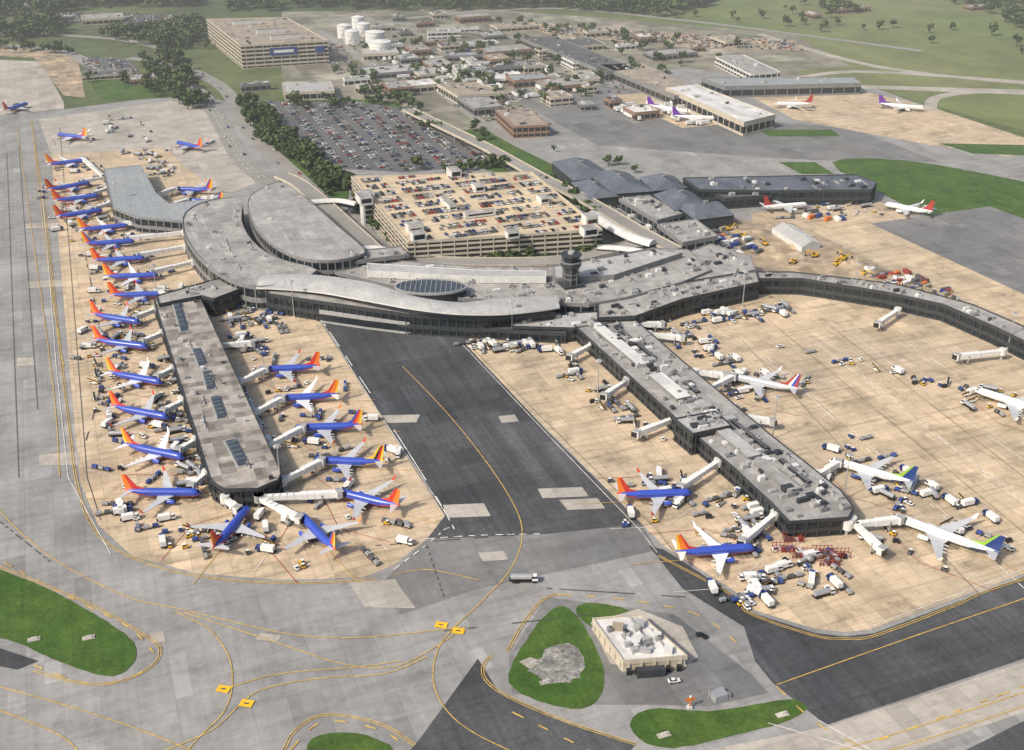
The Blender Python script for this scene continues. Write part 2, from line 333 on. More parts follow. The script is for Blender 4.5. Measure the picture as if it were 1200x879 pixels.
ribbon('pavement_seam',[[(8,180),(22,560)],[(22,170),(44,480)],[(70,150),(102,560),(118,610)],[(545,400),(650,505),(768,620),(800,660)],[(900,375),(1200,625)],[(870,400),(1150,700)],[(960,372),(1200,560)],[(430,380),(560,560),(600,628)],[(480,385),(640,610)]],.28,blk,False)
dashes('black_hold_marking',[[(100,300),(120,420),(100,520)],[(520,740),(700,720)],[(440,640),(700,620)],[(0,612),(60,660)],[(640,690),(880,705)],[(500,640),(520,700)]],.5,2,2,blk)
for u,v in [(517,733),(537,740),(262,808),(289,825)]:
    c=P(u,v); z=nz(); q=MB(); q.box((c.x,c.y),4.6,3.4,z,z+.004,R(-12),ylb); q.box((c.x,c.y),1.8,.7,z+.006,z+.008,R(-12),blk); q.done('taxiway_ground_sign')
BASEZ=LZ[0]
# ------------------------------------------------------------------ buildings
def wp(px,h): 
    r=[P(u,v,h) for u,v in px]; return ccw([(a.x,a.y) for a in r])
def building(name,px,h,floors=1,wall=wtan,gl=glass,roof=rgrey,clutter=0,cols=8,par=.7,sm=0,world=False,band=.4,extra=None,big=1.0):
    p=px if world else wp(px,h)
    if sm: p=ccw(smooth(p,sm,True))
    b=MB(); inn=offset(p,-.35)
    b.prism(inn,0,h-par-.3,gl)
    fh=(h-.0)/floors
    for k in range(floors+1):
        z0=k*fh-(fh*band if k else 0); z1=k*fh if k else fh*.16
        if k==floors: z0=h-par-fh*band*.6; z1=h-par
        b.prism(p,z0,z1,wall,roof if k==floors else wall,True)
    b.ring(p,.45,h-par,h,wall)
    if cols:
        n=len(p)
        for i in range(n):
            a=Vector(p[i]); c=Vector(p[(i+1)%n]); L=(c-a).length
            k=int(L/cols); ang=math.atan2(c.y-a.y,c.x-a.x); nn=Vector((math.sin(ang),-math.cos(ang)))
            for j in range(k+1):
                if L<4: break
                q=a.lerp(c,(j+.5)/(k+1)); q=q-nn*.12
                b.box((q.x,q.y),.7,.55,0,h-par-.06,ang,wall)
    q=offset(p,-3)
    for i in range(clutter):
        x,y=randin(q)
        if not inside(x,y,p): continue
        w=random.uniform(1.5,5)*big; d=random.uniform(1.5,3.5)*big; hh=random.uniform(.7,2.2)
        mm=random.choice([hv,hv,hvw,wgrey,wdark,met])
        b.box((x,y),w,d,h-par+.02,h-par+hh,AX,mm)
        if random.random()<.4: b.box((x+w*.2,y),w*.3,d*.4,h-par+hh+.01,h-par+hh+.5,AX,wdark)
        if random.random()<.3: b.box((x,y+d),.6,random.uniform(5,14),h-par+.03,h-par+.6,AX,met)
    if extra: extra(b,p,h)
    b.done(name); return p
def pierB_extra(b,p,h):
    for (u0,v0),(u1,v1),w in (((206,354),(216,388),3.6),((229,408),(237,428),3.6),((241,434),(247,456),3.6),((251,464),(260,490),4),((269,515),(285,545),4.5)):
        a=P(u0,v0,h); c=P(u1,v1,h); m_=(a+c)/2; L=(c-a).length; an=math.atan2(c.y-a.y,c.x-a.x)
        b.box((m_.x,m_.y),L+1.4,w+1.4,h-.48,h-.1,an,hv); b.box((m_.x,m_.y),L,w,h-.09,h+1.0,an,skyl,skyl,.8)
        for k in range(1,6):
            q=a.lerp(c,k/6); b.box((q.x,q.y),.2,w*.9,h+.5,h+1.08,an,hv)
PB=building('concourse_pier_building',[(180,352),(232,342),(330,553),(326,562),(302,572),(262,573),(246,563)],10,2,wdark,glass,rblot,26,6,extra=pierB_extra,par=.5,big=.5)
building('pier_connector_building',[(183,346),(246,328),(276,322),(292,334),(250,350),(236,346),(186,356)],12,2,wdark,glass,rgrey,8)
PA=building('concourse_wing_building',[(121,198),(165,193),(183,226),(198,238),(246,233),(262,240),(214,259),(160,254),(132,243)],12,2,wgrey,glass,rseam,0,7,par=.25)
PC_=building('terminal_hall_building',[(217,248),(246,234),(282,233),(283,258),(296,282),(324,302),(372,316),(330,332),(292,334),(256,320),(230,297),(215,271)],16,2,wgrey,glass,rgrey,24,9,sm=3,big=.6)
building('check_in_hall_building',[(290,238),(300,224),(330,213),(360,233),(396,265),(426,291),(420,299),(388,305),(352,302),(320,287),(298,264)],20,3,wgrey,glass,rhall,6,9,sm=4,par=.3,big=.6)
building('main_terminal_building',[(392,302),(440,303),(560,312),(640,312),(700,302),(765,290),(806,292),(834,316),(800,330),(735,348),(690,356),(600,352),(520,348),(440,330),(392,318)],13,2,wgrey,glass,rgrey,110,9)
building('terminal_annex_building',[(402,295),(470,288),(475,298),(410,306)],17,2,wgrey,glass,rgrey,4,9)
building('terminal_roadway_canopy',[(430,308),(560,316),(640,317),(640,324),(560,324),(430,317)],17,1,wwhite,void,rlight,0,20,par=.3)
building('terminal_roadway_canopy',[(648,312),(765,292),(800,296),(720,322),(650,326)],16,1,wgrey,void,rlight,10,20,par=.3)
building('terminal_lower_building',[(368,352),(430,362),(520,376),(590,380),(662,374),(664,390),(590,386),(480,378),(370,364)],7,1,wdark,glass,rdark,10,6)
building('terminal_lower_canopy',[(374,361),(430,368),(480,375),(480,378),(430,372),(374,364)],7.6,1,hv,glass,rlight,0,0,par=.2)
building('terminal_glass_front_building',[(304,334),(370,334),(470,350),(560,360),(648,352),(650,366),(560,373),(480,368),(370,352),(316,344)],13,2,wdark,glass,rgrey,0,5)
def waveroof():
    fr=[(300,337,15),(340,339,15),(380,343,16),(430,352,17.5),(480,361,18),(530,367,18),(580,368,17.5),(620,365,17),(656,360,16)]
    bk=[(306,323,16),(345,321,17),(390,324,18),(440,333,20),(490,348,19.5),(540,354,19),(580,350,19),(620,348,18),(652,346,17)]
    A=smooth([tuple(P(*q)) for q in fr],6); B=smooth([tuple(P(*q)) for q in bk],6); b=MB()
    n=len(A); M=5
    for i in range(n-1):
        for j in range(M):
            def pt(k,jj):
                t=jj/M; a=Vector(A[k]); c=Vector(B[k]); q=a.lerp(c,t); q.z+=1.2*math.sin(math.pi*t); return q
            q=[pt(i,j),pt(i+1,j),pt(i+1,j+1),pt(i,j+1)]
            b.face(q,rlight)
            b.face([v-Vector((0,0,.9)) for v in q[::-1]],wgrey)
        a,c=Vector(A[i]),Vector(A[i+1]); b.face([a-Vector((0,0,.9)),c-Vector((0,0,.9)),c,a],hvw)
        a,c=Vector(B[i]),Vector(B[i+1]); b.face([c-Vector((0,0,.9)),a-Vector((0,0,.9)),a,c],hvw)
    b.done('terminal_wave_roof')
waveroof()
c=P(505,336,17)
b=MB()
ell=[(c.x+21*math.cos(t*math.pi/14),c.y+11*math.sin(t*math.pi/14)) for t in range(28)]
b.prism(ell,0,17,wdark,skyl); b.ring(offset(ccw(ell),.5),.9,16.2,17.6,met)
for k in range(-6,7): b.box((c.x+k*3,c.y),.3,20*math.sqrt(max(.05,1-(k/7)**2)),17.01,17.35,0,hv)
b.done('atrium_rotunda_building')
def pierC_extra(b,p,h):
    a=P(700,376,h); c=P(958,588,h); n=60
    for i in range(n):
        q=a.lerp(c,(i+.5)/n)
        if random.random()<.8: b.box((q.x+random.uniform(-7,7),q.y+random.uniform(-2,2)),random.uniform(2,6),random.uniform(1.5,4.5),h-.6,h+random.uniform(.4,2.0),AX,random.choice([hv,hvw,wgrey,wdark,rlight]))
    for t0,t1,w in ((.05,.3,7),(.36,.5,8),(.62,.8,7),(.82,.95,6)):
        s=a.lerp(c,t0); e=a.lerp(c,t1); m_=(s+e)/2; an=math.atan2(e.y-s.y,e.x-s.x)
        b.box((m_.x-4,m_.y-2),(e-s).length,w,h-.65,h+1.6,an,wgrey,random.choice([rlight,rwhite,rgrey]))
        b.box((m_.x+5,m_.y+3),(e-s).length*.8,2.2,h-.64,h+.9,an,glass,rdark)
PCc=building('concourse_pier_building',[(670,378),(742,372),(802,424),(900,506),(985,573),(1001,594),(995,606),(925,611),(905,590),(860,548),(790,488)],9,2,wdark,glass,rgrey,120,6,extra=pierC_extra,par=.5,big=.8)
building('pier_lounge_building',[(790,490),(838,481),(858,498),(812,508)],12,2,wdark,glass,rlight,14,5)
PD=building('concourse_east_building',[(882,326),(940,326),(1040,342),(1105,356),(1165,382),(1210,404),(1400,500),(1400,482),(1215,388),(1140,356),(1050,332),(930,318),(884,318)],11,2,wdark,glass,rgrey,60,6,big=.8)
PE=building('concourse_link_building',[(700,352),(735,346),(800,330),(886,316),(890,330),(800,350),(745,370),(700,372)],12,2,wdark,glass,rgrey,40,6)
building('gatehouse_building',[(600,372),(672,366),(742,362),(744,374),(672,384),(600,382)],9,2,wdark,glass,rlight,10,6)
building('terminal_east_building',[(790,300),(832,285),(880,300),(886,318),(800,332)],12,2,wgrey,glass,rgrey,20,8)
def tower():
    c=P(668,356,0); b=MB()
    b.box((c.x,c.y),13,13,0,14,AX,wdark); b.cyl((c.x,c.y),4.6,14,24,8,wdark); b.cyl((c.x,c.y),4.8,24.01,24.8,8,wgrey,6.2)
    b.cyl((c.x,c.y),6.2,24.81,27.5,8,wdark); b.cyl((c.x,c.y),6.6,27.51,28.1,8,wgrey)
    b.cyl((c.x,c.y),5.2,28.11,31.6,8,glass,6.0); b.cyl((c.x,c.y),6.4,31.61,32.5,8,wdark); b.cyl((c.x,c.y),2.0,32.51,34,8,hv); b.cyl((c.x,c.y),.12,34,40,5,met)
    for k in range(8):
        t=(k+.0)*math.pi/4; b.box((c.x+5.0*math.cos(t),c.y+5.0*math.sin(t)),.3,.3,14,24,t,wgrey)
    for z in (17,20): b.cyl((c.x,c.y),4.9,z,z+.5,8,wgrey)
    b.done('control_tower')
tower()
def gar_extra(b,p,h):
    for u,v,w,d,hh in ((427,236,9,14,5),(532,205,8,12,5),(560,222,7,10,4),(636,236,6,9,4),(490,280,9,7,5),(690,274,10,8,5),(600,277,8,6,4),(525,240,5,24,3),(562,252,22,5,3)):
        q=P(u,v,h); b.box((q.x,q.y),w,d,h-.6,h+hh,AX,wwhite,rgrey); b.box((q.x,q.y),w*.8,d+.1,h+.8,h+hh-1,AX,glass,rgrey)
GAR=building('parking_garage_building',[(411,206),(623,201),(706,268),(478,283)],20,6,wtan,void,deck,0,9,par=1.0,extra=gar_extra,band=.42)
for (u,v,w,d,hh) in ((487,303,10,8,25),(690,292,9,8,25),(432,262,9,10,24),(575,302,11,6,17)):
    q=P(u,v,0); b=MB(); b.box((q.x,q.y),w,d,0,hh,AX,wwhite,rgrey)
    for k in range(int(hh/4)): b.box((q.x-E1.x*.1,q.y-E1.y*.1),w*.7,d+.4,2+k*3.6,4.4+k*3.6,AX,glass)
    b.done('stair_tower')
q=P(575,306,0); b=MB(); b.box((q.x,q.y),5,1,0,14,AX,cr); b.box((q.x,q.y-.3),3.4,.9,2,12,AX,glass); b.done('garage_elevator_sign')
GD=[(242,22),(336,20),(384,47),(282,53)]
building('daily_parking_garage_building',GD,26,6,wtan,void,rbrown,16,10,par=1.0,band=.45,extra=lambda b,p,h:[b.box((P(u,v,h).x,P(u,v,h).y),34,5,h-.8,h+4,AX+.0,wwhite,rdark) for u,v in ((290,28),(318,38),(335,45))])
a=P(282,53,26); c=P(384,47,26); an=math.atan2(c.y-a.y,c.x-a.x); nn=Vector((math.sin(an),-math.cos(an),0))
b=MB(); m_=a.lerp(c,.48)+nn*.7; b.box((m_.x,m_.y),30,.6,13,21,an,cb); b.box((m_.x+nn.x*.4,m_.y+nn.y*.4),22,.1,15.5,18.5,an,cw); b.done('garage_sign')
b=MB(); m_=a.lerp(c,.9)+nn*.7; b.box((m_.x,m_.y),10,.6,13,20,an,cb); b.done('garage_sign')
for u,v,r in ((404,40,9),(413,47,9),(426,38,9),(440,48,12),(446,60,13),(420,30,8)):
    q=P(u,v+4,0); b=MB(); hh=15; b.cyl((q.x,q.y),r,0,hh,28,cw); b.cyl((q.x,q.y),r+.15,hh,hh+.3,28,met); b.cyl((q.x,q.y),r,hh+.31,hh+2.2,28,cw,r*.15)
    for k in (5,10): b.cyl((q.x,q.y),r+.12,k,k+.25,28,met)
    for k in range(14): b.box((q.x+(r+.4)*math.cos(-2+k*.06),q.y+(r+.4)*math.sin(-2+k*.06)),.8,.8,k*1.07,k*1.07+.2,0,met)
    b.done('fuel_storage_tank')
building('cargo_hangar_building',[(780,102),(815,98),(909,134),(872,143)],13,1,wtan,glass,rwhite,5,10,band=.5)
building('cargo_warehouse_building',[(822,91),(1000,90),(1010,97),(850,101)],12,1,wgrey,glass,rseam,6,12,band=.5)
building('cargo_warehouse_building',[(700,75),(752,73),(830,108),(790,112)],11,1,wgrey,void,rbrown,14,10,band=.5)
building('cargo_warehouse_building',[(610,44),(650,42),(745,80),(710,84)],11,1,wgrey,void,rdark,14,10,band=.5)
building('cargo_warehouse_building',[(580,128),(622,128),(644,146),(602,148)],11,2,wbrick,glass,rbrown,6,6)
building('cargo_warehouse_building',[(512,98),(560,96),(592,108),(536,112)],9,1,wtan,glass,rbrown,8,8)
building('cargo_warehouse_building',[(536,114),(572,113),(590,124),(556,127)],8,1,wgrey,glass,rgrey,6,8)
building('cargo_warehouse_building',[(330,96),(388,95),(392,106),(334,108)],9,1,wtan,glass,rlight,6,8)
building('office_building',[(838,66),(872,64),(915,84),(880,87)],10,2,wwhite,glass,rgrey,6,8)
def gable(name,px,h,rise,roof=rblue,wall=wdark):
    p=wp(px,h); b=MB(); b.prism(offset(p,-.8),0,h,wall)
    a=[Vector((*q,h)) for q in p]
    if (a[1]-a[0]).length<(a[2]-a[1]).length: a=a[1:]+a[:1]
    r0=(a[0]+a[3])/2; r1=(a[1]+a[2])/2; d=(r1-r0)*.22; r0=r0+d; r1=r1-d; r0.z=r1.z=h+rise
    b.face([a[0],a[1],r1,r0],roof); b.face([a[1],a[2],r1],roof); b.face([a[2],a[3],r0,r1],roof); b.face([a[3],a[0],r0],roof)
    m_=(r0+r1)/2; b.box((m_.x,m_.y),3,3,h+rise-.6,h+rise+1.2,AX,wgrey); b.done(name)
gable('pavilion_building',[(645,190),(690,187),(720,206),(672,212)],9,6)
gable('pavilion_building',[(690,203),(735,202),(768,224),(712,228)],9,6)
gable('pavilion_building',[(668,214),(704,212),(726,230),(690,234)],8,5)
gable('pavilion_building',[(765,228),(805,222),(832,240),(790,247)],9,6)
gable('pavilion_building',[(790,240),(840,236),(862,252),(815,258)],9,6)
gable('pavilion_building',[(748,208),(790,206),(806,220),(766,224)],9,5)
building('concourse_far_building',[(800,208),(1002,204),(1028,213),(1022,222),(900,223),(820,222)],12,2,wdark,glass,rblue,24,7)
building('concourse_far_building',[(812,216),(870,214),(905,228),(850,232)],9,1,wdark,glass,rdark,8,7)
for px,h,rf in (([(725,232),(760,228),(800,250),(770,258)],9,rgrey),([(560,205),(610,212),(600,218),(556,210)],9,rlight),([(770,262),(815,256),(842,276),(800,284)],10,rgrey),([(640,236),(662,234),(690,252),(668,256)],7,rdark)):
    building('terminal_service_building',px,h,1,wgrey,glass,rf,14,8)
def vault(name,pts,r,z,m,k=8,endm=None):
    w=smooth(pts,6) if len(pts)>2 else pts; b=MB(); rings=[]
    n=len(w)
    for i in range(n):
        a=Vector(w[max(0,i-1)][:2]); c=Vector(w[min(n-1,i+1)][:2]); t=(c-a).normalized(); nn=Vector((-t.y,t.x)); q=Vector(w[i][:2])
        rings.append([(q.x+nn.x*r*math.cos(j*math.pi/k),q.y+nn.y*r*math.cos(j*math.pi/k),z+r*.75*math.sin(j*math.pi/k)) for j in range(k+1)])
    for i in range(n-1):
        for j in range(k): b.face([rings[i][j],rings[i+1][j],rings[i+1][j+1],rings[i][j+1]],m)
        b.face([rings[i][0],rings[i][k],rings[i+1][k],rings[i+1][0]],wgrey)
        if z>2:
            for j in (0,k):
                a,c=rings[i][j],rings[i+1][j]; b.face([(a[0],a[1],z-2.6),(c[0],c[1],z-2.6),c,a],glass)
            b.face([(rings[i][0][0],rings[i][0][1],z-2.6),(rings[i][k][0],rings[i][k][1],z-2.6),(rings[i+1][k][0],rings[i+1][k][1],z-2.6),(rings[i+1][0][0],rings[i+1][0][1],z-2.6)],wgrey)
            if i%3==0: b.box(w[i][:2],1,1,0,z-2.6,0,wgrey)
    b.face(rings[0],endm or m); b.face(rings[-1][::-1],endm or m); b.done(name)
Q=lambda u,v,z=0: tuple(P(u,v,z))[:2]
def tent():
    p=wp([(905,267),(928,263),(962,285),(940,290)],4); b=MB(); b.prism(p,0,4,hvw)
    a=[Vector((*q,4)) for q in p]
    if (a[1]-a[0]).length>(a[2]-a[1]).length: a=a[1:]+a[:1]
    r0=(a[0]+a[1])/2+Vector((0,0,3)); r1=(a[2]+a[3])/2+Vector((0,0,3))
    b.face([a[1],a[2],r1,r0],rwhite); b.face([a[3],a[0],r0,r1],rlight); b.face([a[0],a[1],r0],hvw); b.face([a[2],a[3],r1],wgrey)
    b.box(((a[2].x+a[3].x)/2,(a[2].y+a[3].y)/2),7,.6,0,3.6,math.atan2(a[3].y-a[2].y,a[3].x-a[2].x),wdark); b.done('maintenance_shed')
tent()
vault('covered_walkway',[Q(694,252,9),Q(715,266,9),Q(742,280,9),Q(765,287,9)],4.5,9,wwhite)
vault('covered_walkway',[Q(700,290,9),Q(735,293,9),Q(775,300,9)],3,9,wwhite)
vault('covered_walkway',[Q(360,238,9),Q(395,236,9),Q(418,240,9)],3,9,wwhite)
vault('covered_walkway',[Q(404,296,10),Q(440,290,10),Q(480,300,10)],3,9,wwhite)
vault('covered_walkway',[Q(560,212,9),Q(590,208,9),Q(625,206,9)],2.5,9,wwhite)
def elevated(px,w,h,name='elevated_roadway'):
    p=smooth([tuple(P(u,v,h))[:2] for u,v in px],6); b=MB()
    ribbon_pts(w,p,h,b,road); ribbon_pts(w,p,h-1.2,b,wgrey)
    for i in range(len(p)-1):
        for s in (-1,1):
            a=Vector(p[i]);c=Vector(p[i+1]); t=(c-a).normalized(); nn=Vector((-t.y,t.x))*s*w/2
            m_=(a+c)/2+nn; b.box((m_.x,m_.y),(c-a).length,.4,h-1.2,h+.8,math.atan2(t.y,t.x),wtan)
        if i%4==0: b.box(p[i],2,w*.5,0,h-1.2,math.atan2(p[i+1][1]-p[i][1],p[i+1][0]-p[i][0]),wgrey)
    b.done(name)
elevated([(330,205),(352,216),(385,244),(420,276),(450,298),(520,306),(640,306),(700,296),(760,282)],13,8)
elevated([(478,128),(520,148),(570,172),(630,205),(690,236),(745,268),(790,292)],12,8)
def fg_extra(b,p,h):
    for u,v,w,d,hh in ((724,735,4,3,1.2),(750,732,3,3,1.5),(742,752,5,2.5,1.1),(770,745,3,2,1.3),(735,742,2,2,.9),(783,762,3,3,1.2),(756,762,4,2,.8)):
        q=P(u,v,h); b.box((q.x,q.y),w,d,h-.45,h+hh,R(-10),random.choice([hv,hvw,cbe]))
    a=P(728,778,h); c=P(806,772,h)
    m_=a.lerp(c,.45); b.box((m_.x,m_.y-1),10,2.4,0,3.4,math.atan2(c.y-a.y,c.x-a.x),wdark)
    for t in (.12,.25,.72,.88):
        m_=a.lerp(c,t); b.box((m_.x,m_.y+.35),1.6,1.4,.2,2.4,math.atan2(c.y-a.y,c.x-a.x),glass)
building('utility_building',[(694,724),(750,719),(806,768),(730,774)],5.5,1,wtan,wtan,rwhite,10,5,extra=fg_extra,big=.6)
b=MB(); q=P(842,818); b.box((q.x,q.y),5,4,0,2.6,.4,cs); b.box((q.x+3.2,q.y+.5),1.5,2,0,1.6,.4,hv); b.cyl((q.x-3.5,q.y),.15,0,5,6,met); b.done('generator_shed')
b=MB(); q=P(808,830); b.box((q.x,q.y),1.6,1.6,0,1,.2,wwhite); b.cyl((q.x,q.y),.25,1,4,8,corg); b.box((q.x,q.y),3.2,.3,3.4,4.6,.2,corg); b.cyl((q.x,q.y),.4,4.9,5.4,8,cw); b.done('radio_beacon')
for u,v in ((104,748),(40,750),(625,778),(778,862),(917,838),(640,800)):
    q=P(u,v); b=MB(); b.box((q.x,q.y),4.5,2.2,.0,.45,R(20),pale); b.box((q.x,q.y),2,.3,.46,1.3,R(20),hvw); b.cyl((q.x+1.5,q.y),.2,.46,1.2,6,met); b.done('airfield_equipment_pad')
def rbox(u,v,w,d,h,name,roof,wall,cl=3,an=AX):
    q=P(u,v); e2=Vector((math.cos(an),math.sin(an)));e1=Vector((-e2.y,e2.x)); o=Vector(q[:2])
    p=[o-e2*w/2,o+e2*w/2,o+e2*w/2+e1*d,o-e2*w/2+e1*d]
    building(name,ccw([tuple(a) for a in p]),h,1 if h<9 else 2,wall,glass,roof,cl,8,world=True,band=.5)
ROOFS=[rgrey,rlight,rbrown,rwhite,rdark,rgrey,rseam,rlight,rbrown]; WALLS=[wtan,wwhite,wgrey,wbrick,wtan]
WL=[(470,60),(500,55),(530,62),(480,78),(515,82),(560,80),(600,88),(640,95),(670,108),(610,112),(450,36),(500,32),(540,38),(580,48),(460,92),(640,70),(560,28),(600,66),(690,62),(420,100),(540,95),(655,125),(690,130),(570,58),(486,108),(740,60),(790,70),(820,60),(660,56),(520,45),(130,92),(165,100),(60,30),(120,30),(40,12),(300,108),(590,100),(628,84),(480,44),(720,128),(760,140),(1000,14),(1150,12),(960,22),(495,68),(545,72),(585,76),(625,104),(505,94),(555,110),(445,72),(680,84),(690,98),(655,108),(520,24),(470,24),(610,36),(700,44),(760,50),(860,56),(430,112),(470,112),(690,112),(570,92)]
for u,v in WL:
    rbox(u+random.uniform(-4,4),v+random.uniform(-2,2),random.choice([14,22,30,46,60])*random.uniform(.8,1.1),random.choice([10,18,30,42])*random.uniform(.8,1.1),random.uniform(5,10),'warehouse',random.choice(ROOFS),random.choice(WALLS),4,AX+random.choice([0,0,0,-.15]))
# ------------------------------------------------------------------ vehicles
def car_mesh(name,paint):
    b=MB()
    prof=[(-2.2,.45),(-2.2,.85),(-2.05,.95),(-1.2,1.0),(.85,.98),(2.1,.8),(2.25,.45)]
    L=[(x,-.88,z) for x,z in prof]; Rr=[(x,.88,z) for x,z in prof]; n=len(prof)
    for i in range(n-1): b.face([L[i],L[i+1],Rr[i+1],Rr[i]],paint)
    b.face(L,paint); b.face(Rr[::-1],paint); b.face([L[0],Rr[0],Rr[-1],L[-1]],ck)
    lo=[(-1.7,-.82,.99),(.95,-.82,.99),(.95,.82,.99),(-1.7,.82,.99)]; hi=[(-1.15,-.65,1.45),(.25,-.65,1.45),(.25,.65,1.45),(-1.15,.65,1.45)]
    for i in range(4): b.face([lo[i],lo[(i+1)%4],hi[(i+1)%4],hi[i]],glass)
    b.face(hi,paint)
    for x in (-1.35,1.4):
        for y in (-.8,.8): b.box((x,y),.66,.22,0,.62,0,tyre,taper=.9)
    return b.mesh(name)
CARS=[car_mesh('car_%d'%i,p) for i,p in enumerate([cw,cs,cg,ck,cb,cr,cbe,cw,cs,cg,ck,cs,cbe,cw])]
def wheels(b,xs,y,r=.45):
    for x in xs:
        for s in (-1,1): b.box((x,s*y),r*2,.3,0,r*2,0,tyre,taper=.85)
def truck_mesh(cab,boxm,L=7,tank=False):
    b=MB(); b.box((-L*.12,0),L*.98,2.1,.6,.85,0,ck)
    b.box((L/2-.9,0),1.9,2.2,.86,1.7,0,cab); b.box((L/2-1.0,0),1.7,2.1,1.71,2.5,0,glass,cab,.85)
    if tank:
        rings=[[(x,1.15*math.cos(t*math.pi/6),1.95+1.0*math.sin(t*math.pi/6)) for t in range(12)] for x in (-L*.55,-L*.5,L/2-2.2,L/2-2.0)]
        b.loft(rings,boxm)
    else: b.box((-L*.16,0),L*.7,2.4,.9,3.1,0,boxm)
    wheels(b,(L/2-1.2,-L*.3,-L*.42),.95); return b.mesh('truck')
def tug_mesh(m):
    b=MB(); b.box((0,0),2.8,1.5,.35,1.0,0,m,taper=.94); b.box((-.5,0),1.0,1.3,1.01,1.1,0,ck); b.box((-.4,0),1.1,1.3,1.9,2.0,0,cw)
    for x in (-.85,.05):
        for y in(-.55,.55): b.box((x,y),.08,.08,1.1,1.9,0,ck)
    wheels(b,(-.9,.9),.7,.3); return b.mesh('tug')
def train_mesh(m,n=3):
    b=MB()
    for k in range(n):
        x=-k*3.6; b.box((x,0),2.8,1.5,.45,.6,0,ck); b.box((x,0),2.6,1.45,.61,1.7,0,m if k%2==0 else cs,taper=.93); b.box((x+1.8,0),1.0,.1,.4,.5,0,ck); wheels(b,(x-1,x+1),.7,.25)
    return b.mesh('cart')
def loader_mesh():
    b=MB(); b.box((0,0),4.5,1.7,.4,1.0,0,cw); b.box((1.6,.4),1,.7,1.01,1.7,0,glass,cw)
    b.face([(-3,-.45,1.1),(3.6,-.45,2.9),(3.6,.45,2.9),(-3,.45,1.1)],ck); b.face([(-3,-.45,.9),(-3,.45,.9),(3.6,.45,2.7),(3.6,-.45,2.7)],cy)
    for y in (-.45,.45): b.face([(-3,y,.9),(3.6,y,2.7),(3.6,y,3.0),(-3,y,1.2)],cy)
    wheels(b,(-1.3,1.3),.8,.35); return b.mesh('loader')
def excavator_mesh():
    b=MB()
    for y in (-1.2,1.2): b.box((0,y),4.2,.7,0,.9,0,ck,taper=.9)
    b.box((-.4,0),3.4,2.5,.95,2.1,0,cy); b.box((.7,.75),1.5,.9,2.11,3.2,0,glass,cy,.9); b.box((-1.6,0),1.1,2.3,2.11,2.5,0,cy)
    b.beam((1.2,-.2,1.8),(3.8,-.2,4.6),.5,cy); b.beam((3.8,-.2,4.6),(6.2,-.2,2.4),.4,cy); b.beam((6.2,-.2,2.5),(5.7,-.2,1.2),.9,ck); b.beam((2,-.2,2.2),(3.4,-.2,3.6),.2,met)
    return b.mesh('excavator')
def trailer_mesh():
    b=MB(); b.box((0,0),13.5,2.5,1.1,3.9,0,cw); b.box((-.3,0),12.8,1.0,.8,1.08,0,ck); wheels(b,(-5.6,-4.4),1.0,.5); b.box((4.2,0),.3,1.8,0,.8,0,ck); return b.mesh('trailer')
GSE=[('service_truck',truck_mesh(cw,cw)),('fuel_truck',truck_mesh(cw,cs,8.5,True)),('baggage_tractor',tug_mesh(cw)),('baggage_tractor',tug_mesh(cy)),('baggage_cart',train_mesh(bluet)),('baggage_cart',train_mesh(cg,2)),('baggage_cart',train_mesh(cg,4)),('belt_loader',loader_mesh()),('service_van',car_mesh('van',cw)),('baggage_cart',train_mesh(cs,2)),('catering_truck',truck_mesh(cb,cw,8)),('baggage_tractor',tug_mesh(cg)),('baggage_cart',train_mesh(bluet,1)),('baggage_cart',train_mesh(ck,1)),('baggage_tractor',tug_mesh(bluet))]
VZ=BASEZ+.03
def gse(x,y,a=None):
    nme,me=random.choice(GSE); place(me,nme,x,y,VZ,random.choice([AX,AX+math.pi/2,random.uniform(0,6.28)]) if a is None else a)
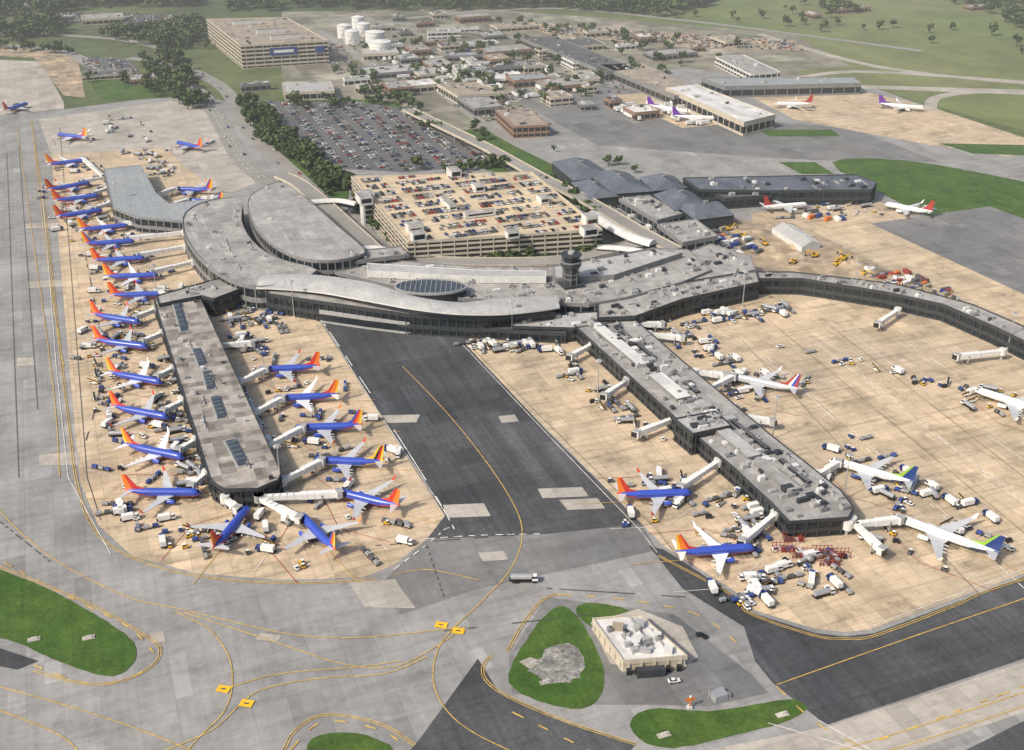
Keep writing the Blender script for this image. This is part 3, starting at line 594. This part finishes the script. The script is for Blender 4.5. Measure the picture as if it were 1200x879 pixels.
# ------------------------------------------------------------------ airplanes
pblue=mat('airliner_blue',(.045,.085,.42),.28,var=.05); pred=mat('airliner_red',(.58,.045,.03),.35,var=.03); porg=mat('airliner_orange',(.78,.20,.03),.35,var=.03); pyel=mat('airliner_yellow',(.80,.50,.05),.35,var=.03)
pwh=mat('airliner_white',(.76,.76,.74),.3,var=.03); pgr=mat('airliner_wing_grey',(.50,.51,.52),.4,var=.08); pnav=mat('airliner_navy',(.02,.045,.18),.35); ppur=mat('airliner_purple',(.12,.03,.28),.35); pgrn=mat('airliner_green',(.25,.45,.05),.4)
def airliner(name,body,belly,tail,wing=pgr,eng=None,L=33.6,wl=None,tailbody=None,span=17.6):
    b=MB(); X=lambda t:L/2-t*L; zc=3.5
    st=[(0,.08,-.55),(.008,.5,-.5),(.022,.95,-.36),(.045,1.4,-.18),(.075,1.75,-.04),(.11,1.9,0),(.2,1.92,0),(.3,1.92,0),(.4,1.92,0),(.5,1.92,0),(.6,1.92,0),(.68,1.9,.03),(.75,1.72,.18),(.82,1.42,.42),(.88,1.1,.66),(.94,.72,.92),(.985,.38,1.12),(1.0,.18,1.2)]
    n=20; rings=[[(X(t),r*math.cos(2*math.pi*(j+.5)/n),zc+dz+r*math.sin(2*math.pi*(j+.5)/n)) for j in range(n)] for t,r,dz in st]
    def mf(q):
        x=sum(p[0] for p in q)/len(q); z=sum(p[2] for p in q)/len(q)-zc; t=(L/2-x)/L
        if t>.70 and tailbody is not None and (t-.70)*9>z+.9: return tailbody
        if .022<t<.06 and .25<z<1.0 : return glass
        if z<-.95+max(0,(t-.7)*6): return belly
        return body
    b.loft(rings,body,mf)
    for i in range(28):
        t=.13+i*.6/28
        for s in (-1,1):
            x=X(t); y=s*1.9; b.face([(x,y,zc+.35),(x-.35,y,zc+.35),(x-.35,s*1.86,zc+.75),(x,s*1.86,zc+.75)],glass)
    def slab(pts,th,m):
        a=[Vector(p) for p in pts]; nrm=(a[1]-a[0]).cross(a[3]-a[0]).normalized()
        up=[p+nrm*th[i]/2 for i,p in enumerate(a)]; dn=[p-nrm*th[i]/2 for i,p in enumerate(a)]
        b.face(up,m); b.face(dn[::-1],m)
        for i in range(4): j=(i+1)%4; b.face([dn[i],dn[j],up[j],up[i]],m)
    for s in (-1,1):
        slab([(X(.34),s*1.2,2.5),(X(.42),s*5.5,2.8),(X(.545),s*5.5,2.8),(X(.56),s*1.2,2.5)],(.9,.45,.12,.3),wing)
        slab([(X(.42),s*5.5,2.8),(X(.595),s*span*.97,4.0),(X(.635),s*span*.97,4.0),(X(.545),s*5.5,2.8)],(.45,.14,.06,.12),wing)
        slab([(X(.597),s*span*.97,4.0),(X(.635),s*(span+.3),6.3),(X(.65),s*(span+.3),6.3),(X(.635),s*span*.97,4.0)],(.14,.1,.06,.1),wl or body)
        for f in (.3,.5,.7):
            y=s*(2+f*14); x=X(.555+f*.06); b.box((x,y),2.2,.3,2.35+f*1.1,2.75+f*1.1,0,wing,taper=.7)
        e=eng or body; rr=[(0,.85),(.04,1.0),(.35,1.05),(.75,.85),(1,.55)]
        el=4.3; ex=X(.31)
        b.loft([[(ex-t*el,s*5.0+r*math.cos(j*math.pi/6),1.75+r*math.sin(j*math.pi/6)) for j in range(12)] for t,r in rr],e,cap=False)
        b.face([(ex-.3,s*5.0+.85*math.cos(j*math.pi/6),1.75+.85*math.sin(j*math.pi/6)) for j in range(12)],ck)
        b.face([(ex-el,s*5.0+.55*math.cos(j*math.pi/6),1.75+.55*math.sin(j*math.pi/6)) for j in range(12)],ck)
        b.box((ex-2.8,s*5.0),2.6,.25,2.5,3.0,0,wing)
        slab([(X(.87),s*.6,zc+1.0),(X(.965),s*7.1,zc+1.6),(X(1.0),s*7.1,zc+1.6),(X(.98),s*.5,zc+1.0)],(.35,.15,.08,.15),wing)
        b.box((X(.5),s*2.85),1.1,.7,0,1.1,0,tyre,taper=.9); b.box((X(.5),s*2.7),.25,.25,1.1,2.5,0,met)
    b.box((X(.12),0),.7,.5,0,.7,0,tyre,taper=.9); b.box((X(.12),0),.2,.2,.7,2,0,met)
    K=len(tail); z0,z1=zc+1.4,12.5
    for i in range(K):
        t0,t1=i/K,(i+1)/K; bx=lambda t:X(.80+t*.18); tx=lambda t:X(.945+t*.065)
        slab([(bx(t0),0,z0),(bx(t1),0,z0),(tx(t1),0,z1),(tx(t0),0,z1)],(.42-.1*t0,.42-.1*t1,.18,.18),tail[i])
    slab([(X(.70),0,zc+1.75),(X(.80),0,zc+1.6),(X(.845),0,zc+3.2),(X(.835),0,zc+3.1)],(.1,.3,.2,.1),tail[0])
    return b.mesh(name,True)
SW=airliner('sw',pblue,pred,[pred,pred,porg,porg],wl=pred,tailbody=pred)
SW2=airliner('sw2',pblue,pblue,[pblue,pred,porg,pyel],wl=porg,tailbody=pred)
SW3=airliner('sw3',pblue,pred,[pred,porg,porg,pyel],wing=pwh,wl=pwh)
MDm=airliner('md',pblue,pwh,[pyel,ck,pred,pyel],wl=pred,tailbody=pyel)
AAm=airliner('aa',pgr,pgr,[cr,cw,pblue,cr],L=39)
NVm=airliner('nv',pwh,pwh,[pgrn,pnav,pnav,pnav],L=39,wl=pnav,tailbody=pnav,eng=pnav)
NV2=airliner('nv2',pwh,pwh,[pgrn,pnav,pnav,pnav],L=46,wl=pwh,tailbody=pnav,eng=pwh,span=20)
FXm=airliner('fx',pwh,pwh,[ppur,ppur,ppur],L=44,tailbody=ppur,span=20); WRm=airliner('wr',pwh,pwh,[cr,cr,cr],L=36)
LEAD=MB()
def plane(me,fin,nose,pier=None,L=33.6,svc=11,flip=False,name='passenger_airplane'):
    a=P(fin[0],fin[1],12.5); n=P(nose[0],nose[1],3.4); a.z=n.z=0
    d=(n-a).normalized(); ang=math.atan2(d.y,d.x); mid_=(a+n)/2; c=n- d*L/2
    c=(c+ (mid_))/2
    place(me,name,c.x,c.y,VZ,ang)
    side=Vector((-d.y,d.x,0))*( -1 if flip else 1)
    if svc:
        e=c-d*(L/2+18); s=c+d*(L/2-2); ribbon_pts(.3,[s,e],BASEZ+.012,LEAD,yel)
        for sg in (-1,1): ribbon_pts(.25,[c+d*(L/2+3)+side*sg*3,c+d*2+side*sg*20,c-d*(L/2+6)+side*sg*20],BASEZ+.015,LEAD,cr if sg>0 else wht)
        for t,w in ((.38,3.4),(0.02,4.4),(-.1,2.6)):
            q=c+d*L*t; pts=[(q.x+w*random.uniform(.5,1.1)*math.cos(k*.7)*1.6,q.y+w*random.uniform(.5,1.1)*math.sin(k*.7)) for k in range(9)]
            LEAD.face([(x,y,BASEZ+.005+random.random()*.004) for x,y in pts],oil)
    if pier:
        D=c+d*(L/2-5.0)+side*2.6
        best=None
        for i in range(len(pier)):
            s=Vector((*pier[i],0)); e=Vector((*pier[(i+1)%len(pier)],0)); t=max(0,min(1,(D-s).dot(e-s)/max(1e-6,(e-s).length_squared)))
            q=s+(e-s)*t
            dd=(q-D).length
            if best is None or dd<best[0]: best=(dd,q,s,e)
        q=best[1]; q2=q+side*min(14,8+best[0]*.15)
        s,e=best[2],best[3]; t=max(0,min(1,(q2-s).dot(e-s)/(e-s).length_squared)); bridge(s+(e-s)*t,D)
    for _ in range(svc):
        r=random.uniform(-22,24); o=random.choice([-1,1])*random.uniform(4.5,20)
        if abs(o)<16 and -8<r<5: continue
        q=c+d*r+side*o
        if pier and inside(q.x,q.y,offset(pier,3)): continue
        gse(q.x,q.y,random.choice([ang,ang+math.pi/2,ang+random.uniform(-.5,.5)]))
def bridge(A,D):
    b=MB(); A=Vector((A[0],A[1],0)); D=Vector((D[0],D[1],0)); v=D-A; L=v.length
    if L<6: return
    t=v/L; an=math.atan2(t.y,t.x); M_=A+t*L*.52
    b.cyl((A.x,A.y),2.1,3.2,6.8,12,wwhite); b.cyl((A.x,A.y),.7,0,3.2,8,met)
    m1=(A+M_)/2; b.box((m1.x,m1.y),L*.52,2.2,3.8,6.1,an,cw); m2=(M_+D)/2; b.box((m2.x,m2.y),L*.50,2.7,3.6,6.4,an,cw)
    for k in range(1,int(L/3)):
        q=A+t*k*3; w=2.3 if k*3<L*.52 else 2.8; b.box((q.x,q.y),.14,w,3.55,6.44,an,wwhite)
    b.box((D.x,D.y),3.2,3.3,3.3,6.7,an+.4,hvw,hv); b.box((D.x+t.x*1.5,D.y+t.y*1.5),1.0,2.8,3.6,6.3,an+.4,ck)
    q=A+t*L*.78
    for s in (-1,1):
        b.box((q.x-t.y*s*1.6,q.y+t.x*s*1.6),.4,.4,.5,5.5,an,met); b.box((q.x-t.y*s*1.2,q.y+t.x*s*1.2),1.1,.4,0.3,1.3,an,tyre,taper=.9)
    b.box((q.x,q.y),.6,3.8,1.3,1.7,an,met); b.done('jet_bridge')
def pbr(a,d): bridge(P(a[0],a[1],5),P(d[0],d[1],5))
J=lambda: random.choice([SW,SW,SW2,SW3])
left=[((55,181),(104,188),PA),((60,209),(103,215),PA),((66,222),(115,230),PA),((70,240),(118,247),PA),((100,255),(148,265),PC_),((104,272),(155,283),PC_),((113,291),(168,303),PC_),((120,310),(186,323),PC_),((133,331),(192,345),PB),((113,354),(162,378),PB),((113,383),(172,407),PB),((126,420),(190,449),PB),((129,459),(198,490),PB),((144,503),(216,537),PB),((151,557),(233,578),PB)]
for f,n_,pr in left: plane(J(),f,n_,pr)
for m,f,n_ in ((SW,(378,413),(300,434)),(SW3,(390,446),(322,468)),(SW2,(420,481),(345,502)),(MDm,(444,523),(368,540)),(SW,(462,573),(392,576)),(SW,(252,618),(290,596)),(SW2,(392,626),(352,603))):
    plane(m,f,n_,PB)
plane(SW,(722,561),(812,578),PCc); plane(SW3,(791,628),(886,642),PCc)
plane(AAm,(938,440),(850,440),PCc,39); plane(NVm,(1065,545),(975,540),PCc,39); plane(NV2,(1163,625),(1048,606),PCc,46,12)
plane(NV2,(1246,470),(1145,458),None,46)
plane(SW2,(236,210),(205,222),PA); plane(SW2,(253,225),(218,235),PA)
plane(SW,(226,160),(210,168),None,svc=3); plane(SW3,(98,150),(68,158),None,svc=3); plane(SW,(8,118),(31,122),None,svc=2)
plane(FXm,(763,114),(806,131),None,44,svc=4,name='cargo_airplane'); plane(FXm,(788,126),(843,139),None,44,svc=4,name='cargo_airplane')
plane(WRm,(962,112),(905,122),None,36,svc=4); plane(FXm,(1034,112),(1083,127),None,44,svc=4,name='cargo_airplane'); plane(WRm,(1083,234),(1040,240),None,36,svc=4); plane(WRm,(900,230),(945,240),None,36,svc=4)
for a,d in (((735,446),(708,464)),((792,490),(746,508)),((694,404),(668,418)),((760,392),(800,396)),((815,436),(850,440)),((846,485),(905,494)),((1052,364),(1028,380)),((1175,412),(1122,418)),((998,610),(1034,645)),((255,405),(296,402)),((740,380),(776,380))):
    pbr(a,d)
LEAD.done('gate_lead_in_line')
def cluster(px,n,fn=gse):
    p=[P(*a) for a in px]; p=[(a.x,a.y) for a in p]
    for _ in range(n): fn(*randin(p))
for px,n in (([(550,400),(640,400),(640,415),(555,412)],42),([(870,680),(905,680),(895,715),(868,712)],26),([(255,350),(330,365),(350,385),(270,385)],44),([(265,385),(330,410),(300,425),(262,405)],20),([(820,370),(860,365),(860,378),(820,380)],26),([(865,362),(920,358),(920,372),(870,374)],26),([(690,350),(820,385),(800,400),(750,390)],16),([(640,395),(700,440),(780,520),(740,520),(660,440)],30),([(860,560),(905,620),(880,650),(840,590)],26),([(770,540),(850,600),(800,610),(760,560)],18),
 ([(90,190),(130,215),(135,300),(110,290)],22),([(150,180),(190,180),(215,215),(180,200)],34),([(195,395),(240,560),(225,590),(190,470)],44),([(270,430),(320,560),(345,600),(300,480)],48),([(130,590),(300,640),(330,660),(180,640)],26),([(880,640),(1000,650),(980,700),(900,700)],32),([(820,400),(900,430),(880,500),(860,480)],30),([(990,500),(1100,560),(1080,600),(990,560)],22),([(1030,320),(1140,350),(1120,375),(1040,345)],20),([(960,235),(1030,240),(1000,256),(940,250)],16),([(480,380),(520,382),(520,390),(480,388)],10),([(110,120),(200,160),(190,185),(130,180)],18),([(880,400),(1100,460),(1190,470),(1000,420)],20),([(1040,560),(1160,590),(1190,650),(1050,600)],18),([(110,300),(150,420),(120,560),(100,400)],38),([(1120,450),(1200,460),(1200,490),(1130,480)],14),([(770,385),(840,395),(830,430),(790,410)],20)):
    cluster(px,n)
place(GSE[1][1],'fuel_truck',P(615,682).x,P(615,682).y,VZ,R(0),1.2)
place(GSE[0][1],'service_truck',P(475,638).x,P(475,638).y,VZ,R(-20)); place(CARS[3],'parked_car',P(822,747).x,P(822,747).y,VZ,R(-30)); place(CARS[0],'parked_car',P(790,800).x,P(790,800).y,VZ,R(10))
def stack(u,v,w,d,name,m):
    q=P(u,v); b=MB()
    for i in range(6):
        b.box((q.x-w/2+i*w/5,q.y),.22,.22,0,3.2,.3,m); b.box((q.x-w/2+i*w/5,q.y+d),.22,.22,0,3.2,.3,m)
    for k in (1.2,2.8):
        b.box((q.x,q.y),w,.18,k,k+.18,.0,m); b.box((q.x,q.y+d),w,.18,k,k+.18,.0,m)
    for i in range(5): b.box((q.x-w/2+(i+.5)*w/5,q.y+d/2),w/6.5,d*.8,0.2,random.uniform(.8,1.6),0,random.choice([cg,hvw,m,cbe]))
    b.done(name)
rust=mat('rust_red_steel',(.28,.05,.035),.7,var=.3,scale=1)
for u,v in ((918,648),(940,655),(965,652),(985,655),(930,636),(972,664)): stack(u,v,8,3.4,'equipment_rack',rust)
cont=[]
for m in (rust,cb,cw,cbe,cg,cw,corg):
    b=MB(); b.box((0,0),6,2.4,0,2.5,0,m)
    for i in range(9): 
        for s in (-1,1): b.box((-2.7+i*.67,s*1.22),.15,.08,.1,2.4,0,m)
    b.box((3.03,0),.06,1.9,.2,2.3,0,met); cont.append(b.mesh('container'))
def cset(x,y): place(random.choice(cont),'shipping_container',x,y,VZ-.1,AX+random.choice([0,1.57,.3]))
cluster([(1000,310),(1070,322),(1130,350),(1060,345)],26,cset); cluster([(790,262),(860,270),(900,300),(850,300)],30,cset); cluster([(900,240),(960,246),(1000,262),(930,256)],8,cset)
cluster([(460,40),(600,60),(680,110),(560,100),(470,80)],40,cset)
EX=excavator_mesh(); TRL=trailer_mesh()
cluster([(850,268),(990,300),(1110,352),(1000,330),(870,300)],12,lambda x,y: place(EX,'excavator',x,y,VZ-.1,random.uniform(0,6.28),1.0))
cluster([(440,60),(640,80),(720,120),(600,116),(460,100)],80,lambda x,y: place(TRL,'cargo_trailer',x,y,.25,AX+random.choice([0,1.57])))
cluster([(700,118),(800,120),(830,150),(740,146)],24,lambda x,y: place(TRL,'cargo_trailer',x,y,.25,AX+random.choice([0,1.57])))
def mound(u,v,r,h):
    q=P(u,v); b=MB(); N_=14
    def hp(k,j):
        t=k/4; a=j*2*math.pi/N_; rr=r*t*(1+.35*mnoise.noise(Vector((math.cos(a)*1.5+u,math.sin(a)*1.5,v)))); return (q.x+rr*1.5*math.cos(a),q.y+rr*math.sin(a),h*(1-t)**1.1*(1+.3*mnoise.noise(Vector((rr*.4,a,u))))+.1)
    for k in range(4):
        for j in range(N_):
            if k==0: b.face([hp(0,0),hp(1,j),hp(1,(j+1)%N_)],dirt)
            else: b.face([hp(k,j),hp(k+1,j),hp(k+1,(j+1)%N_),hp(k,(j+1)%N_)],dirt)
    b.done('dirt_mound')
for _ in range(18):
    t=random.random(); mound(860+t*240+random.uniform(-15,15),275+t*72+random.uniform(-8,8),random.uniform(4,9),random.uniform(1.5,4))
def park(poly,z,fill=.8,step=2.7,maxn=1500,along=E2,inset=3):
    poly=ccw(poly); q=offset(poly,-inset) if inset else poly; al=along; ac=Vector((-al.y,al.x,0))
    cs_=[(Vector((*p,0)).dot(al),Vector((*p,0)).dot(ac)) for p in q]
    a0,a1=min(c[0] for c in cs_),max(c[0] for c in cs_); b0,b1=min(c[1] for c in cs_),max(c[1] for c in cs_)
    n=0; y=b0+2; k=0
    while y<b1:
        x=a0
        dens=fill*random.uniform(.75,1.15)
        while x<a1:
            w=al*x+ac*y
            if int(x/42)!=int((x+step)/42): x+=6; continue
            if inside(w.x,w.y,q) and random.random()<dens:
                place(random.choice(CARS),'parked_car',w.x,w.y,z,math.atan2(al.y,al.x)+math.pi/2+random.choice([0,math.pi])+random.uniform(-.03,.03)); n+=1
            x+=step
        y+= 5.3 if k%2==0 else 11.5; k+=1
        if n>maxn: break
    return n
park(GAR,19.02,.85,along=E2); park(LOT,.3,.8,along=E1); park(LOT2,.3,.7,along=Vector((1,0,0)),maxn=900); park(LOT4,.3,.7,maxn=250); park(LOT3,.3,.55,maxn=1000); park(LOT5,.3,.5,maxn=300)
for px,n in (([(470,90),(600,110),(660,160),(560,140)],100),([(400,50),(470,60),(600,100),(480,100)],110),([(620,60),(720,80),(760,110),(680,110)],60),([(700,232),(840,262),(860,300),(760,320)],70)):
    cluster(px,n,lambda x,y: place(random.choice(CARS+[GSE[0][1]]),'parked_car',x,y,.3,AX+random.choice([0,1.57])))
for px in ([(60,58),(120,82),(200,94),(238,112),(262,150),(285,190)],[(430,72),(462,100),(500,140),(560,172),(620,206),(690,240)],[(210,78),(262,104),(290,150),(345,205),(400,255)]):
    p=smooth([tuple(P(*a)) for a in px],8)
    for i in range(0,len(p)-1,2):
        t=Vector(p[i+1])-Vector(p[i]); t.normalize(); s=random.choice([-4,4]); place(random.choice(CARS),'car',p[i][0]-t.y*s,p[i][1]+t.x*s,.3,math.atan2(t.y,t.x))
b=MB(); b.cyl((0,0),.35,0,24,8,met,.18); b.cyl((0,0),1.2,23.2,23.6,10,met)
for k in range(6): b.box((1.3*math.cos(k*1.047),1.3*math.sin(k*1.047)),.7,.5,22.7,23.3,k*1.047,hvw)
b.cyl((0,0),.9,0,.8,8,wtan); HM=b.mesh('mast')
for u,v in ((345,372),(988,586),(250,352),(600,396),(905,515),(1180,412),(185,352),(1000,350),(700,470),(330,575),(140,250),(870,360)): place(HM,'apron_light_mast',*P(u,v)[:2],0)
b=MB(); b.cyl((0,0),.14,0,9,6,met,.09); b.box((0,0),3,.15,8.9,9.05,0,met); b.box((1.4,0),.8,.35,8.75,8.89,0,hvw); b.box((-1.4,0),.8,.35,8.75,8.89,0,hvw); b.cyl((0,0),.3,0,.7,6,wtan); SL=b.mesh('lamp')
for i in range(5):
    for j in range(4):
        s=.12+.19*i; t=.12+.25*j; a=Vector(GAR[0]).lerp(Vector(GAR[1]),s); c=Vector(GAR[3]).lerp(Vector(GAR[2]),s); w=a.lerp(c,t); place(SL,'street_lamp',w.x,w.y,19.03,AX)
for _ in range(40): w=randin(LOT); place(SL,'street_lamp',*w,.1,AX)
# ------------------------------------------------------------------ trees
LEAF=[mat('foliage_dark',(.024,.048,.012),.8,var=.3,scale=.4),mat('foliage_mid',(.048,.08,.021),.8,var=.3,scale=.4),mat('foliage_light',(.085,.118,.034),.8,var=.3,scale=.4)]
bark=mat('bark',(.09,.07,.05),.9)
def tree_template(seed,nl):
    r=np.random.default_rng(seed); V=[];F=[];M=[]
    def quad(q,m): k=len(V); V.extend(q); F.append((k,k+1,k+2,k+3)); M.append(m)
    def limb(a,c,r0,r1):
        a=np.array(a);c=np.array(c); d=c-a; d=d/np.linalg.norm(d); s=np.cross(d,[.3,.9,.1]); s/=np.linalg.norm(s); t=np.cross(d,s)
        o=[s,t,-s,-t]
        for i in range(4): j=(i+1)%4; quad([a+o[i]*r0,a+o[j]*r0,c+o[j]*r1,c+o[i]*r1],3)
    limb((0,0,0),(0,0,.55),.035,.018)
    lob=[]
    for i in range(7):
        an=i*2.4+r.uniform(-.4,.4); rr=r.uniform(.08,.27); z=r.uniform(.42,.85); lob.append((np.array([rr*math.cos(an),rr*math.sin(an),z]),r.uniform(.13,.21)))
        if i<4: limb((0,0,.3+.05*i),lob[-1][0],.014,.005)
    for i in range(nl):
        c,rad=lob[r.integers(len(lob))]; d=r.normal(size=3); d/=np.linalg.norm(d); p=c+d*rad*r.uniform(.6,1.08)
        nrm=d+r.normal(size=3)*.5; nrm/=np.linalg.norm(nrm); s=np.cross(nrm,r.normal(size=3)); s/=np.linalg.norm(s); t=np.cross(nrm,s); w=r.uniform(.05,.1)
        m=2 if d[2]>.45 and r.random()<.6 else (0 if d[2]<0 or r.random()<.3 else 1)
        quad([p-s*w-t*w*.7,p+s*w*.8-t*w,p+s*w+t*w*.8,p-s*w*.7+t*w],m)
    return np.array(V),np.array(F),np.array(M)
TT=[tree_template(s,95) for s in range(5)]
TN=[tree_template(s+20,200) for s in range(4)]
def forest(name,pts,hs,tt=TT):
    Vs=[];Ms=[]
    for (x,y),h in zip(pts,hs):
        V,F_,M_=tt[rng.integers(len(tt))]; a=rng.uniform(0,6.28); ca,sa=math.cos(a),math.sin(a); wx=h*rng.uniform(.95,1.35)
        W=np.empty_like(V); W[:,0]=(V[:,0]*ca-V[:,1]*sa)*wx+x; W[:,1]=(V[:,0]*sa+V[:,1]*ca)*wx+y; W[:,2]=V[:,2]*h
        Vs.append(W); Ms.append(M_)
    V=np.concatenate(Vs); M_=np.concatenate(Ms); nf=len(V)//4
    me=bpy.data.meshes.new(name); me.vertices.add(len(V)); me.vertices.foreach_set('co',V.ravel().astype(np.float32))
    me.loops.add(len(V)); me.loops.foreach_set('vertex_index',np.arange(len(V),dtype=np.int32))
    me.polygons.add(nf); me.polygons.foreach_set('loop_start',np.arange(0,len(V),4,dtype=np.int32))
    try: me.polygons.foreach_set('loop_total',np.full(nf,4,dtype=np.int32))
    except Exception: pass
    for m in LEAF+[bark]: me.materials.append(m)
    me.polygons.foreach_set('material_index',M_.astype(np.int32)); me.update(calc_edges=True); me.validate()
    o=bpy.data.objects.new(name,me); bpy.context.scene.collection.objects.link(o)
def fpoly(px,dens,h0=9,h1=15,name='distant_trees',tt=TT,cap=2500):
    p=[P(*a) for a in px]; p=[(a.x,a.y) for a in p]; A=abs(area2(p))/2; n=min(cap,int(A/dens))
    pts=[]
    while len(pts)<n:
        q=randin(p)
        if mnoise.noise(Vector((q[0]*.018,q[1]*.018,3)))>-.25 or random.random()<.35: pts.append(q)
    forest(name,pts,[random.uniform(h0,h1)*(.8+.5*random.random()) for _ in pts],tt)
fpoly([(276,122),(298,122),(350,166),(392,205),(404,236),(386,232),(345,195),(300,162)],38,7,12,'tree_belt',TN)
fpoly([(160,72),(205,62),(228,90),(246,126),(214,130),(205,112),(180,92)],70,8,13,'tree_belt')
fpoly([(-60,0),(110,-8),(240,-4),(238,8),(120,10),(60,16),(-60,30)],110,11,18)
fpoly([(-60,30),(60,26),(80,34),(60,46),(-60,50)],130,10,16)
fpoly([(110,44),(240,28),(244,48),(246,60),(200,58),(150,52)],110,9,15)
fpoly([(330,-8),(560,-12),(840,-12),(835,6),(780,20),(640,10),(500,14),(350,10)],130,11,18)
fpoly([(250,-10),(340,-10),(330,14),(260,14)],150,10,16)
fpoly([(840,-14),(1240,-16),(1240,-4),(1000,-4),(850,-2)],200,11,18)
fpoly([(1090,0),(1240,-2),(1240,60),(1190,34),(1150,12)],200,10,16)
fpoly([(940,6),(985,4),(1010,16),(960,18)],200,9,14)
fpoly([(480,308),(700,302),(702,310),(482,316)],42,7,11,'tree_row',TN)
fpoly([(395,206),(412,215),(460,272),(470,290),(440,280),(405,240)],45,7,11,'tree_row',TN)
fpoly([(480,200),(585,193),(600,200),(540,204)],60,6,10,'tree_row',TN)
fpoly([(440,158),(560,150),(600,182),(560,176),(500,150)],140,6,10,'tree_row')
fpoly([(628,212),(650,216),(700,252),(712,270),(680,256)],50,6,10,'tree_row',TN)
fpoly([(390,85),(440,92),(520,150),(500,160),(430,120)],230,7,12,'tree_row')
fpoly([(330,118),(450,120),(465,130),(340,128)],180,7,11,'tree_row')
fpoly([(560,22),(760,44),(780,54),(600,36)],450,7,11,'tree_row')
fpoly([(100,92),(200,98),(212,112),(120,118)],300,7,11,'tree_row')
fpoly([(-40,52),(90,60),(96,66),(-40,60)],180,8,13,'tree_row')
fpoly([(640,176),(760,200),(790,206),(740,204)],200,6,9,'tree_row')
fpoly([(420,60),(700,40),(900,60),(640,130),(480,110)],1100,7,12,'tree_row')
fpoly([(760,20),(900,10),(1240,40),(1240,70),(960,40)],2600,9,15,'tree_row')
b=MB()
for k,(x,y,rx,ry,h) in enumerate([(-1800,5200,2600,900,60),(1500,6000,3200,1100,75),(4200,5200,2400,900,60),(-5000,6200,3000,1200,80)]):
    N_=24
    for r_ in range(6):
        for j in range(N_):
            def hp(r,jj):
                t=r/6; a=jj*2*math.pi/N_; return (x+rx*t*math.cos(a),y+ry*t*math.sin(a),h*(math.cos(t*math.pi)+1)/2-.5)
            b.face([hp(r_,j),hp(r_+1,j),hp(r_+1,j+1),hp(r_,j+1)],terrain)
b.done('hills')
# ------------------------------------------------------------------ light, sky, haze, camera
sc=bpy.context.scene
el,sv=R(42),Vector((-.80,-.60,0)).normalized(); sun=Vector((sv.x*math.cos(el),sv.y*math.cos(el),math.sin(el)))
w=bpy.data.worlds.new('World'); sc.world=w; w.use_nodes=True; nt=w.node_tree; sky=nt.nodes.new('ShaderNodeTexSky'); sky.sky_type='NISHITA'; sky.sun_disc=False
sky.sun_elevation=el; sky.sun_rotation=math.atan2(sv.x,sv.y); sky.air_density=1.0; sky.dust_density=4; sky.ozone_density=1
nt.links.new(sky.outputs[0],nt.nodes['Background'].inputs[0]); nt.nodes['Background'].inputs[1].default_value=.15
l=bpy.data.lights.new('sun','SUN'); l.energy=3.7; l.angle=R(4); l.color=(1,.92,.80); lo=bpy.data.objects.new('sun',l); lo.rotation_euler=sun.to_track_quat('Z','Y').to_euler(); sc.collection.objects.link(lo)
# haze: homogeneous volume, extinction plus added emission standing in for scattered light
DEN=3.6e-4; AIR=.52
m=bpy.data.materials.new('haze_emissive'); m.use_nodes=True; nt=m.node_tree; nt.nodes.remove(nt.nodes['Principled BSDF'])
va=nt.nodes.new('ShaderNodeVolumeAbsorption'); va.inputs['Color'].default_value=(0,0,0,1); va.inputs['Density'].default_value=DEN
em=nt.nodes.new('ShaderNodeEmission'); em.inputs['Color'].default_value=(.97,.99,.96,1); em.inputs['Strength'].default_value=DEN*AIR
ad=nt.nodes.new('ShaderNodeAddShader'); nt.links.new(va.outputs[0],ad.inputs[0]); nt.links.new(em.outputs[0],ad.inputs[1]); nt.links.new(ad.outputs[0],nt.nodes['Material Output'].inputs['Volume'])
b=MB()
# wedge-shaped layer: shaped so the foreground stays clear and haze grows with distance
y0,y1=380,12000
v=[(-8000,y0,-5),(8000,y0,-5),(8000,y1,-5),(-8000,y1,-5),(-8000,y0,-2),(8000,y0,-2),(8000,1900,265),(-8000,1900,265),(8000,y1,270),(-8000,y1,270)]
b.face([v[3],v[2],v[1],v[0]],m); b.face([v[0],v[1],v[5],v[4]],m); b.face([v[4],v[5],v[6],v[7]],m); b.face([v[7],v[6],v[8],v[9]],m); b.face([v[2],v[3],v[9],v[8]],m)
b.face([v[1],v[2],v[8],v[6],v[5]],m); b.face([v[0],v[4],v[7],v[9],v[3]],m); b.done('haze')
cam=bpy.data.cameras.new('camera'); co=bpy.data.objects.new('camera',cam); co.location=(0,0,HH); co.rotation_euler=(R(90)-PT,0,0); cam.lens=36*FL/1200; cam.sensor_width=36; cam.clip_end=60000; cam.clip_start=1
sc.collection.objects.link(co); sc.camera=co
sc.view_settings.view_transform='Standard'; sc.view_settings.look='None'; sc.view_settings.exposure=0
print('layers z',LZ[0],'objects',len(bpy.data.objects))
